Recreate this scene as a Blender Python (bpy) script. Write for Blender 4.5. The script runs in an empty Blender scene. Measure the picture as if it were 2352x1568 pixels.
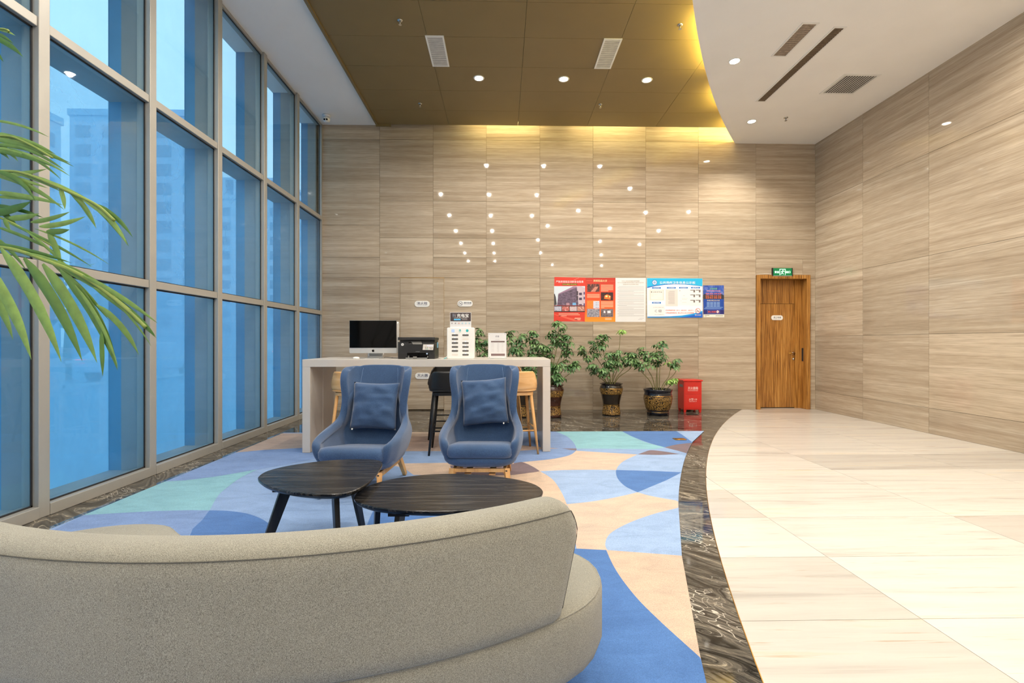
import bpy, bmesh, math, random
from mathutils import Vector, Matrix, noise as mnoise
random.seed(7)
scene = bpy.context.scene
COL = scene.collection
PI = math.pi

# ------------------------------------------------------------------ camera
F, U0, V0, EYE = 1100.0, 1176.0, 787.0, 1.25      # focal length and principal point in photo pixels, eye height
YAW = math.atan(23.0 / F)
cd = bpy.data.cameras.new('camera'); cam = bpy.data.objects.new('camera', cd); COL.objects.link(cam)
cam.location = (0, 0, EYE); cam.rotation_euler = (PI / 2, 0, -YAW)
cd.sensor_fit = 'HORIZONTAL'; cd.sensor_width = 36.0; cd.lens = 36.0 * F / 2352.0
cd.shift_y = (V0 - 784.0) / 2352.0
cd.clip_start = 0.05; cd.clip_end = 500
scene.camera = cam
# ------------------------------------------------------------------ world (overcast dusk sky)
w = bpy.data.worlds.new('dusk_sky'); scene.world = w; w.use_nodes = True
bgn = w.node_tree.nodes['Background']; bgn.inputs[0].default_value = (0.575, 0.83, 1.0, 1); bgn.inputs[1].default_value = 1.38
# ------------------------------------------------------------------ exposure / renderer light settings
vs = scene.view_settings
vs.view_transform = 'Standard'; vs.look = 'None'; vs.gamma = 1.0; vs.use_curve_mapping = False
vs.exposure = 0.20
DOWN_W = 84.0        # watts of each recessed downlight
DOWN_COL = (1.0, 0.92, 0.815)
COVE = 95.0           # emission of the hidden cove strips
cy = scene.cycles
cy.max_bounces = 6; cy.diffuse_bounces = 4; cy.glossy_bounces = 3; cy.transparent_max_bounces = 16
cy.transmission_bounces = 3; cy.use_adaptive_sampling = True; cy.adaptive_threshold = 0.05; cy.adaptive_min_samples = 16; cy.use_light_tree = False; cy.caustics_reflective = False; cy.caustics_refractive = False
cy.sample_clamp_indirect = 6.0

# ------------------------------------------------------------------ helpers
cY, sY = math.cos(YAW), math.sin(YAW)
def lin(c):
    c /= 255.0
    return c / 12.92 if c <= 0.04045 else ((c + 0.055) / 1.055) ** 2.4
def C(r, g, b): return (lin(r), lin(g), lin(b), 1.0)
def on_z(u, v, Z):                      # where the sight line through a photo point meets the level Z
    zc = F * (Z - EYE) / (V0 - v); xc = (u - U0) / F * zc
    return (xc * cY + zc * sY, -xc * sY + zc * cY)
def on_y(u, v, Y):                      # ... meets the wall plane at depth Y
    r = (u - U0) / F; zc = Y / (cY - r * sY)
    return (r * zc * cY + zc * sY, EYE + (V0 - v) * zc / F)

def newmat(name):
    m = bpy.data.materials.new(name); m.use_nodes = True
    nt = m.node_tree; b = nt.nodes['Principled BSDF']
    return m, nt, b
def node(nt, t, **kw):
    n = nt.nodes.new(t)
    for k, v in kw.items(): setattr(n, k, v)
    return n
def L(nt, a, b): nt.links.new(a, b)
def plain(name, col, rough=0.5, metal=0.0, emit=None, estr=0.0, spec=0.5, coat=0.0, var=0.0, vscale=30.0, bump=0.0, bscale=200.0):
    m, nt, b = newmat(name)
    b.inputs['Base Color'].default_value = col; b.inputs['Roughness'].default_value = rough
    b.inputs['Metallic'].default_value = metal; b.inputs['Specular IOR Level'].default_value = spec
    b.inputs['Coat Weight'].default_value = coat
    if emit:
        b.inputs['Emission Color'].default_value = emit; b.inputs['Emission Strength'].default_value = estr
    tc = node(nt, 'ShaderNodeTexCoord')
    if var > 0:
        n = node(nt, 'ShaderNodeTexNoise'); n.inputs['Scale'].default_value = vscale; n.inputs['Detail'].default_value = 6
        L(nt, tc.outputs['Object'], n.inputs['Vector'])
        r = node(nt, 'ShaderNodeValToRGB')
        r.color_ramp.elements[0].position = 0.3; r.color_ramp.elements[1].position = 0.7
        r.color_ramp.elements[0].color = tuple(x * (1 - var) for x in col[:3]) + (1,)
        r.color_ramp.elements[1].color = tuple(min(1, x * (1 + var)) for x in col[:3]) + (1,)
        L(nt, n.outputs['Fac'], r.inputs['Fac']); L(nt, r.outputs['Color'], b.inputs['Base Color'])
    if bump > 0:
        n2 = node(nt, 'ShaderNodeTexNoise'); n2.inputs['Scale'].default_value = bscale; n2.inputs['Detail'].default_value = 3
        L(nt, tc.outputs['Object'], n2.inputs['Vector'])
        bp = node(nt, 'ShaderNodeBump'); bp.inputs['Strength'].default_value = bump; bp.inputs['Distance'].default_value = 0.004
        L(nt, n2.outputs['Fac'], bp.inputs['Height']); L(nt, bp.outputs['Normal'], b.inputs['Normal'])
    return m
def ramp(nt, fac, stops):
    r = node(nt, 'ShaderNodeValToRGB'); cr = r.color_ramp
    while len(cr.elements) < len(stops): cr.elements.new(0.5)
    for e, (p, c) in zip(cr.elements, stops): e.position = p; e.color = c
    L(nt, fac, r.inputs['Fac']); return r.outputs['Color']
def mix(nt, fac, a, b, mode='MIX'):
    n = node(nt, 'ShaderNodeMix', data_type='RGBA', blend_type=mode)
    if hasattr(fac, 'links'): L(nt, fac, n.inputs[0])
    else: n.inputs[0].default_value = fac
    for s, x in ((6, a), (7, b)):
        if hasattr(x, 'links'): L(nt, x, n.inputs[s])
        else: n.inputs[s].default_value = x
    return n.outputs[2]
def mapped(nt, vec, scale, rnd=None, amp=17.0):
    """world/object vector scaled, shifted by a per-object random so that every piece has its own veins"""
    mp = node(nt, 'ShaderNodeVectorMath', operation='MULTIPLY'); mp.inputs[1].default_value = scale
    L(nt, vec, mp.inputs[0]); out = mp.outputs[0]
    if rnd:
        sc = node(nt, 'ShaderNodeMath', operation='MULTIPLY'); sc.inputs[1].default_value = amp; L(nt, rnd, sc.inputs[0])
        ad = node(nt, 'ShaderNodeVectorMath', operation='ADD'); L(nt, out, ad.inputs[0]); L(nt, sc.outputs[0], ad.inputs[1])
        out = ad.outputs[0]
    return out
def noise(nt, vec, scale=1.0, detail=4, rough=0.5, dist=0.0):
    n = node(nt, 'ShaderNodeTexNoise'); n.inputs['Scale'].default_value = scale; n.inputs['Detail'].default_value = detail
    n.inputs['Roughness'].default_value = rough; n.inputs['Distortion'].default_value = dist
    L(nt, vec, n.inputs['Vector']); return n.outputs['Fac']
def bright(nt, col, rnd, amt):
    mr = node(nt, 'ShaderNodeMapRange'); mr.inputs[3].default_value = 1 - amt; mr.inputs[4].default_value = 1 + amt
    L(nt, rnd, mr.inputs[0])
    hs = node(nt, 'ShaderNodeHueSaturation'); L(nt, mr.outputs[0], hs.inputs['Value']); L(nt, col, hs.inputs['Color'])
    return hs.outputs['Color']

def stone_wall(name, axis):
    m, nt, b = newmat(name)
    g = node(nt, 'ShaderNodeNewGeometry'); oi = node(nt, 'ShaderNodeObjectInfo'); rnd = oi.outputs['Random']
    k = (0.36, 0.36, 11.0)
    v = mapped(nt, g.outputs['Position'], k, rnd)
    a = noise(nt, v, 1.0, 7, 0.66, 0.12)
    base = ramp(nt, a, [(0.25, C(148, 131, 110)), (0.42, C(174, 157, 135)), (0.55, C(185, 169, 147)), (0.72, C(201, 186, 165))])
    v2 = mapped(nt, g.outputs['Position'], (0.7, 0.7, 66.0), rnd, 31.0)
    a2 = noise(nt, v2, 1.0, 5, 0.62, 0.08)
    st = ramp(nt, a2, [(0.33, (0.72, 0.70, 0.67, 1)), (0.5, (1, 1, 1, 1)), (0.66, (1, 1, 1, 1)), (0.74, (1.22, 1.21, 1.2, 1))])
    c = mix(nt, 0.72, base, st, 'MULTIPLY')
    v3 = mapped(nt, g.outputs['Position'], (5.0, 5.0, 150.0), rnd, 9.0)
    fine = ramp(nt, noise(nt, v3, 1.0, 3), [(0.3, (0.80, 0.79, 0.77, 1)), (0.7, (1.1, 1.1, 1.1, 1))])
    c = mix(nt, 0.85, c, fine, 'MULTIPLY')
    c = bright(nt, c, rnd, 0.09)
    L(nt, c, b.inputs['Base Color']); b.inputs['Roughness'].default_value = 0.035
    b.inputs['Specular IOR Level'].default_value = 0.45
    return m
def stone_floor(name):
    m, nt, b = newmat(name)
    g = node(nt, 'ShaderNodeNewGeometry'); rnd = node(nt, 'ShaderNodeObjectInfo').outputs['Random']
    v = mapped(nt, g.outputs['Position'], (0.75, 9.0, 1.0), rnd)
    a = noise(nt, v, 1.0, 6, 0.62, 0.3)
    base = ramp(nt, a, [(0.28, C(188, 183, 175)), (0.42, C(211, 206, 197)), (0.60, C(220, 215, 206)), (0.72, C(221, 207, 183))])
    v2 = mapped(nt, g.outputs['Position'], (2.2, 42.0, 1.0), rnd, 23.0)
    st = ramp(nt, noise(nt, v2, 1.0, 4, 0.6), [(0.28, C(216, 188, 150)), (0.38, (1, 1, 1, 1)), (0.7, (1, 1, 1, 1))])
    c = mix(nt, 0.6, base, st, 'MULTIPLY')
    gr = node(nt, 'ShaderNodeMath', operation='GREATER_THAN'); gr.inputs[1].default_value = 0.74; L(nt, rnd, gr.inputs[0])
    k = node(nt, 'ShaderNodeMath', operation='MULTIPLY'); k.inputs[1].default_value = 0.55; L(nt, gr.outputs[0], k.inputs[0])
    c = mix(nt, k.outputs[0], c, C(218, 216, 214), 'MULTIPLY')
    L(nt, c, b.inputs['Base Color']); b.inputs['Roughness'].default_value = 0.12; b.inputs['Specular IOR Level'].default_value = 0.4
    return m
def black_marble(name):
    m, nt, b = newmat(name)
    g = node(nt, 'ShaderNodeNewGeometry'); rnd = node(nt, 'ShaderNodeObjectInfo').outputs['Random']
    rot = node(nt, 'ShaderNodeVectorRotate', rotation_type='Z_AXIS'); am = node(nt, 'ShaderNodeMath', operation='MULTIPLY_ADD'); am.inputs[1].default_value = 0.7; am.inputs[2].default_value = 0.25; L(nt, rnd, am.inputs[0]); L(nt, am.outputs[0], rot.inputs['Angle'])
    L(nt, g.outputs['Position'], rot.inputs['Vector'])
    v = mapped(nt, rot.outputs[0], (0.55, 1.7, 1.0), rnd, 13.0)
    fld = noise(nt, v, 0.9, 3.0, 0.5, 0.9)
    fq = node(nt, 'ShaderNodeMath', operation='MULTIPLY'); fq.inputs[1].default_value = 120.0; L(nt, fld, fq.inputs[0])
    sn = node(nt, 'ShaderNodeMath', operation='SINE'); L(nt, fq.outputs[0], sn.inputs[0])
    # streaks that follow the same flow
    cmb = node(nt, 'ShaderNodeCombineXYZ'); L(nt, fld, cmb.inputs[0])
    fl2 = mapped(nt, cmb.outputs[0], (160.0, 1, 1))
    ad2 = node(nt, 'ShaderNodeVectorMath', operation='ADD'); L(nt, fl2, ad2.inputs[0]); L(nt, mapped(nt, rot.outputs[0], (3.0, 3.0, 1.0)), ad2.inputs[1])
    stk = noise(nt, ad2.outputs[0], 1.0, 7, 0.7)
    grn = noise(nt, mapped(nt, rot.outputs[0], (18.0, 60.0, 1.0), rnd, 3.0), 1.0, 5, 0.7)
    sm = node(nt, 'ShaderNodeMath', operation='MULTIPLY_ADD'); sm.inputs[1].default_value = 0.10; L(nt, sn.outputs[0], sm.inputs[0]); L(nt, stk, sm.inputs[2])
    s2_ = node(nt, 'ShaderNodeMath', operation='MULTIPLY_ADD'); s2_.inputs[1].default_value = 0.45; L(nt, grn, s2_.inputs[0]); L(nt, sm.outputs[0], s2_.inputs[2])
    c = ramp(nt, s2_.outputs[0], [(0.53, C(20, 19, 18)), (0.63, C(50, 48, 44)), (0.75, C(84, 80, 73)), (0.87, C(108, 102, 91)), (0.95, C(168, 158, 138))])
    vo = node(nt, 'ShaderNodeTexVoronoi', feature='DISTANCE_TO_EDGE'); vo.inputs['Scale'].default_value = 7.0
    dv = mapped(nt, rot.outputs[0], (1.0, 2.2, 1.0), rnd, 7.0)
    nn = node(nt, 'ShaderNodeTexNoise'); nn.inputs['Scale'].default_value = 3.0; L(nt, dv, nn.inputs['Vector'])
    ad = node(nt, 'ShaderNodeVectorMath', operation='ADD'); L(nt, dv, ad.inputs[0]); L(nt, nn.outputs['Color'], ad.inputs[1])
    L(nt, ad.outputs[0], vo.inputs['Vector'])
    cr = ramp(nt, vo.outputs['Distance'], [(0.0, (1, 1, 1, 1)), (0.012, (1, 1, 1, 1)), (0.03, (0, 0, 0, 1))])
    msk = ramp(nt, noise(nt, dv, 1.3, 2), [(0.52, (0, 0, 0, 1)), (0.62, (1, 1, 1, 1))])
    fac = mix(nt, 1.0, cr, msk, 'MULTIPLY')
    c = mix(nt, fac, c, C(205, 198, 184))
    L(nt, c, b.inputs['Base Color']); b.inputs['Roughness'].default_value = 0.05
    return m
def wood(name, cols, scale=(14, 14, 1.2), rough=0.4, coat=0.0, axis_rand=True, strong=1.0):
    m, nt, b = newmat(name)
    tc = node(nt, 'ShaderNodeTexCoord'); rnd = node(nt, 'ShaderNodeObjectInfo').outputs['Random']
    v = mapped(nt, tc.outputs['Object'], scale, rnd if axis_rand else None)
    a = noise(nt, v, 1.0, 6, 0.6, 0.6)
    d = 0.16 / strong
    c = ramp(nt, a, [(0.5 - d, cols[0]), (0.5, cols[1]), (0.5 + d, cols[2])])
    L(nt, c, b.inputs['Base Color']); b.inputs['Roughness'].default_value = rough; b.inputs['Coat Weight'].default_value = coat
    return m
def fabric(name, col, col2, scale=260.0, bump=0.35, sheen=0.25, patch=0.12, rough=0.9):
    m, nt, b = newmat(name)
    tc = node(nt, 'ShaderNodeTexCoord')
    f1 = noise(nt, mapped(nt, tc.outputs['Object'], (1, 1, 0.55)), scale, 3, 0.7)
    c = ramp(nt, f1, [(0.36, col2), (0.62, col)])
    f2 = ramp(nt, noise(nt, tc.outputs['Object'], 6.0, 4), [(0.3, (1 - patch, 1 - patch, 1 - patch, 1)), (0.7, (1 + patch, 1 + patch, 1 + patch, 1))])
    c = mix(nt, 1.0, c, f2, 'MULTIPLY')
    L(nt, c, b.inputs['Base Color']); b.inputs['Roughness'].default_value = rough
    b.inputs['Sheen Weight'].default_value = sheen; b.inputs['Sheen Roughness'].default_value = 0.5
    b.inputs['Specular IOR Level'].default_value = 0.2
    bp = node(nt, 'ShaderNodeBump'); bp.inputs['Strength'].default_value = bump; bp.inputs['Distance'].default_value = 0.003
    L(nt, f1, bp.inputs['Height']); L(nt, bp.outputs['Normal'], b.inputs['Normal'])
    return m
def carpet_mat(name, col):
    m, nt, b = newmat(name)
    g = node(nt, 'ShaderNodeNewGeometry')
    f1 = noise(nt, g.outputs['Position'], 210.0, 4, 0.75)
    f2 = noise(nt, mapped(nt, g.outputs['Position'], (1, 2.2, 1)), 3.2, 6, 0.65, 0.8)
    k1 = ramp(nt, f1, [(0.3, (0.68, 0.69, 0.71, 1)), (0.7, (1.18, 1.17, 1.16, 1))])
    k2 = ramp(nt, f2, [(0.32, (0.84, 0.86, 0.88, 1)), (0.5, (1, 1, 1, 1)), (0.68, (1.12, 1.11, 1.09, 1))])
    c = mix(nt, 1.0, col, k1, 'MULTIPLY'); c = mix(nt, 1.0, c, k2, 'MULTIPLY')
    L(nt, c, b.inputs['Base Color']); b.inputs['Roughness'].default_value = 0.95
    b.inputs['Specular IOR Level'].default_value = 0.1; b.inputs['Sheen Weight'].default_value = 0.15
    bp = node(nt, 'ShaderNodeBump'); bp.inputs['Strength'].default_value = 0.5; bp.inputs['Distance'].default_value = 0.004
    L(nt, f1, bp.inputs['Height']); L(nt, bp.outputs['Normal'], b.inputs['Normal'])
    return m
def glass_mat(name, tint, refl=1.0, fog=0.0, fogcol=(0.5, 0.7, 0.9, 1), fog_scale=1.0):
    m = bpy.data.materials.new(name); m.use_nodes = True; nt = m.node_tree; nt.nodes.clear()
    out = node(nt, 'ShaderNodeOutputMaterial'); tr = node(nt, 'ShaderNodeBsdfTransparent'); tr.inputs[0].default_value = tint
    gl = node(nt, 'ShaderNodeBsdfGlossy'); gl.inputs['Roughness'].default_value = 0.015
    lw_ = node(nt, 'ShaderNodeLayerWeight'); lw_.inputs['Blend'].default_value = 0.5     # Schlick curve: thin sheet, no inner total reflection
    pw = node(nt, 'ShaderNodeMath', operation='POWER'); pw.inputs[1].default_value = 5.0; L(nt, lw_.outputs['Facing'], pw.inputs[0])
    ml = node(nt, 'ShaderNodeMath', operation='MULTIPLY_ADD'); ml.inputs[1].default_value = 0.9 * refl; ml.inputs[2].default_value = 0.04 * refl; L(nt, pw.outputs[0], ml.inputs[0])
    ms = node(nt, 'ShaderNodeMixShader'); L(nt, ml.outputs[0], ms.inputs[0]); L(nt, tr.outputs[0], ms.inputs[1]); L(nt, gl.outputs[0], ms.inputs[2])
    last = ms.outputs[0]
    if fog > 0:
        tl = node(nt, 'ShaderNodeBsdfTranslucent'); tl.inputs[0].default_value = fogcol
        g = node(nt, 'ShaderNodeNewGeometry')
        n = noise(nt, mapped(nt, g.outputs['Position'], (1, 1, 0.8)), 1.6 * fog_scale, 5, 0.6, 0.5)
        mr = node(nt, 'ShaderNodeMapRange'); mr.inputs[1].default_value = 0.3; mr.inputs[2].default_value = 0.7
        mr.inputs[3].default_value = fog * 0.72; mr.inputs[4].default_value = min(0.97, fog * 1.2); L(nt, n, mr.inputs[0])
        m2 = node(nt, 'ShaderNodeMixShader'); L(nt, mr.outputs[0], m2.inputs[0]); L(nt, last, m2.inputs[1]); L(nt, tl.outputs[0], m2.inputs[2])
        last = m2.outputs[0]
    L(nt, last, out.inputs['Surface'])
    return m

M = {}
M['stone_wall'] = stone_wall('grey_wood_vein_marble', 0)
M['stone_floor'] = stone_floor('cream_veined_marble')
M['black_marble'] = black_marble('black_wave_marble')
M['grout'] = plain('grout', C(104, 86, 62), 0.9)
M['floor_grout'] = plain('floor_grout', C(206, 190, 162), 0.9)
M['white_paint'] = plain('white_ceiling_paint', C(246, 243, 238), 0.8, var=0.02, vscale=2)
M['brown_panel'] = plain('brown_ceiling_panel', C(128, 108, 70), 0.42, var=0.04, vscale=2.5)
M['mullion'] = plain('champagne_aluminium', C(168, 165, 157), 0.42, 0.25, var=0.03, vscale=4)
M['gasket'] = plain('dark_gasket', C(38, 38, 40), 0.6, var=0.1)
M['facade_grey'] = plain('grey_facade_fin', C(150, 152, 152), 0.6, var=0.08, vscale=3)
M['facade_blue'] = plain('blue_facade_edge', C(86, 146, 186), 0.5, var=0.08, vscale=3)
M['glass'] = glass_mat('window_glass', (0.90, 0.96, 0.98, 1), 1.0)
M['glass_misted'] = glass_mat('misted_window_glass', (0.90, 0.96, 0.98, 1), 1.0, 0.11, (0.42, 0.74, 0.92, 1), 0.7)
M['fog_top'] = glass_mat('condensation_glass_light', (0.90, 0.96, 0.99, 1), 0.7, 0.10, (0.55, 0.80, 0.97, 1))
M['fog_glass'] = glass_mat('condensation_haze_glass', (0.86, 0.95, 0.99, 1), 0.7, 0.30, (0.56, 0.82, 0.96, 1))  # mist holds condensation and also stands for haze over the buildings
M['fog_low'] = glass_mat('condensation_glass_heavy', (0.80, 0.92, 0.97, 1), 0.7, 0.46, (0.46, 0.75, 0.92, 1))
M['lamp'] = plain('lamp_disc', (1, 1, 1, 1), 0.5, emit=(1.0, 0.93, 0.80, 1), estr=45.0)
M['lamp'].cycles.emission_sampling = 'NONE'      # the beams light the room, the lens is only seen and mirrored
M['chrome'] = plain('brushed_steel', C(190, 188, 182), 0.25, 1.0, var=0.04)
M['brass'] = plain('brass', C(196, 150, 70), 0.28, 1.0, var=0.05)
M['white_plastic'] = plain('white_plastic', C(236, 234, 228), 0.35, var=0.015)
M['grey_plastic'] = plain('grey_plastic', C(120, 118, 112), 0.45, var=0.03)
M['black_plastic'] = plain('black_plastic', C(34, 33, 32), 0.38, var=0.05, vscale=60)
M['black_gloss'] = plain('black_gloss', C(6, 6, 6), 0.05, spec=0.12, var=0.05)
M['silver'] = plain('silver_aluminium', C(205, 205, 202), 0.3, 0.55, var=0.02)
M['sofa'] = fabric('heather_grey_fabric', C(174, 171, 156), C(98, 96, 86), 760, 0.5, 0.25, 0.04)
M['thread'] = plain('dark_thread', C(88, 86, 78), 0.9, var=0.1)
M['chair_blue'] = fabric('slate_blue_fabric', C(68, 94, 130), C(45, 67, 99), 420, 0.3, 0.35, 0.10)
M['blue_thread'] = plain('pale_blue_thread', C(120, 146, 180), 0.9, var=0.05)
M['oak'] = wood('light_oak', [C(186, 132, 74), C(216, 164, 102), C(228, 184, 124)], (9, 9, 1.6), 0.45)
M['oak_seat'] = wood('light_oak_veneer', [C(202, 148, 88), C(222, 172, 112), C(232, 188, 132)], (3, 3, 18), 0.42)
M['black_wood'] = wood('black_stained_wood', [C(20, 19, 18), C(31, 29, 27), C(44, 41, 38)], (2.2, 34, 2), 0.32)
M['black_oak'] = wood('black_oak_top', [C(13, 13, 13), C(22, 21, 21), C(78, 74, 70)], (2.4, 90, 2), 0.27, 0.0, True, 0.95)
M['stool_black'] = plain('black_lacquer', C(26, 25, 24), 0.45, var=0.1, vscale=50)
M['door_wood'] = wood('zebrano_veneer', [C(104, 64, 22), C(164, 110, 46), C(196, 146, 76)], (85, 85, 1.6), 0.35, 0.1, True, 1.2)
M['table_white'] = plain('cream_lacquer', C(204, 197, 188), 0.30, var=0.012, vscale=3)
M['red_paint'] = plain('red_enamel', C(206, 40, 30), 0.3, var=0.03, vscale=8)
M['soil'] = plain('potting_soil', C(52, 40, 30), 0.95, var=0.3, vscale=60, bump=0.6)
M['pot_brown'] = plain('brown_glaze', C(58, 30, 22), 0.10, var=0.25, vscale=9, coat=0.4)
M['pot_black'] = plain('black_glaze', C(34, 26, 20), 0.10, var=0.25, vscale=9, coat=0.4)
M['pot_blue'] = plain('blue_black_glaze', C(18, 20, 32), 0.08, var=0.3, vscale=9, coat=0.4)
def gold_pattern(name, base):
    m, nt, b = newmat(name)
    tc = node(nt, 'ShaderNodeTexCoord')
    nn = node(nt, 'ShaderNodeTexNoise'); nn.inputs['Scale'].default_value = 26.0; L(nt, tc.outputs['Object'], nn.inputs['Vector'])
    mu = node(nt, 'ShaderNodeVectorMath', operation='SCALE'); mu.inputs['Scale'].default_value = 0.06; L(nt, nn.outputs['Color'], mu.inputs[0])
    ad = node(nt, 'ShaderNodeVectorMath', operation='ADD'); L(nt, tc.outputs['Object'], ad.inputs[0]); L(nt, mu.outputs[0], ad.inputs[1])
    vo = node(nt, 'ShaderNodeTexVoronoi', feature='DISTANCE_TO_EDGE'); vo.inputs['Scale'].default_value = 26.0; L(nt, ad.outputs[0], vo.inputs['Vector'])
    wv = node(nt, 'ShaderNodeMath', operation='SINE'); m3 = node(nt, 'ShaderNodeMath', operation='MULTIPLY'); m3.inputs[1].default_value = 9.0
    L(nt, vo.outputs['Distance'], m3.inputs[0]); L(nt, m3.outputs[0], wv.inputs[0])
    c = ramp(nt, wv.outputs[0], [(0.0, base), (0.62, base), (0.74, C(150, 114, 58)), (1.0, C(172, 134, 70))])
    L(nt, c, b.inputs['Base Color']); b.inputs['Roughness'].default_value = 0.22
    return m
M['gold_brown'] = gold_pattern('gold_scroll_on_brown', C(48, 27, 18))
M['gold_black'] = gold_pattern('gold_scroll_on_black', C(26, 22, 18))
def leaf_mat(name, a, b_, rough=0.35):
    m, nt, b = newmat(name)
    rnd = node(nt, 'ShaderNodeObjectInfo').outputs['Random']; tc = node(nt, 'ShaderNodeTexCoord')
    c = ramp(nt, rnd, [(0.0, a), (1.0, b_)])
    k = ramp(nt, noise(nt, tc.outputs['Object'], 40, 3), [(0.3, (0.85, 0.85, 0.85, 1)), (0.7, (1.12, 1.12, 1.12, 1))])
    c = mix(nt, 1.0, c, k, 'MULTIPLY')
    L(nt, c, b.inputs['Base Color']); b.inputs['Roughness'].default_value = rough
    b.inputs['Transmission Weight'].default_value = 0.0
    return m
M['leaf'] = leaf_mat('umbrella_tree_leaf', C(62, 104, 58), C(120, 154, 96))
M['leaf_young'] = leaf_mat('young_leaf', C(122, 166, 70), C(150, 186, 96))
M['stem'] = plain('green_brown_stem', C(112, 108, 60), 0.6, var=0.25, vscale=12)
M['palm'] = leaf_mat('palm_leaflet', C(58, 102, 32), C(130, 162, 82), 0.42)
M['palm_stem'] = plain('palm_rachis', C(122, 140, 62), 0.5, var=0.12, vscale=8)
M['cane'] = plain('palm_cane', C(112, 116, 62), 0.5, var=0.2, vscale=9)
M['paper'] = plain('white_paper', C(222, 220, 218), 0.6, var=0.012, vscale=5)
M['dark_slot'] = plain('dark_slot', C(92, 88, 84), 0.6, var=0.05)
M['void'] = plain('shade_black', C(30, 26, 22), 0.8, var=0.2)  # near-black that stands for shade in the vents and backs the door
M['slat_light'] = plain('vent_slat_cream', C(204, 198, 188), 0.5, var=0.1, vscale=12)
M['slat_tan'] = plain('vent_slat_tan', C(152, 134, 116), 0.6, var=0.25, vscale=25)  # tan tone with random mottling
M['slat_dark'] = plain('vent_slat_umber', C(104, 86, 66), 0.6, var=0.25, vscale=25)
M['cove'] = plain('cove_strip', (1, 1, 1, 1), 0.5, emit=(1.0, 0.82, 0.22, 1), estr=COVE)
M['cove_warm'] = plain('cove_strip_warm', (1, 1, 1, 1), 0.5, emit=(1.0, 0.82, 0.36, 1), estr=COVE * 0.55)
def pcol(r, g, b, rough=0.55, **k):
    key = ('p', r, g, b)
    if key not in M: M[key] = plain('ink_%02x%02x%02x' % (r, g, b), C(r, g, b), rough, **k)
    return M[key]

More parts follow.
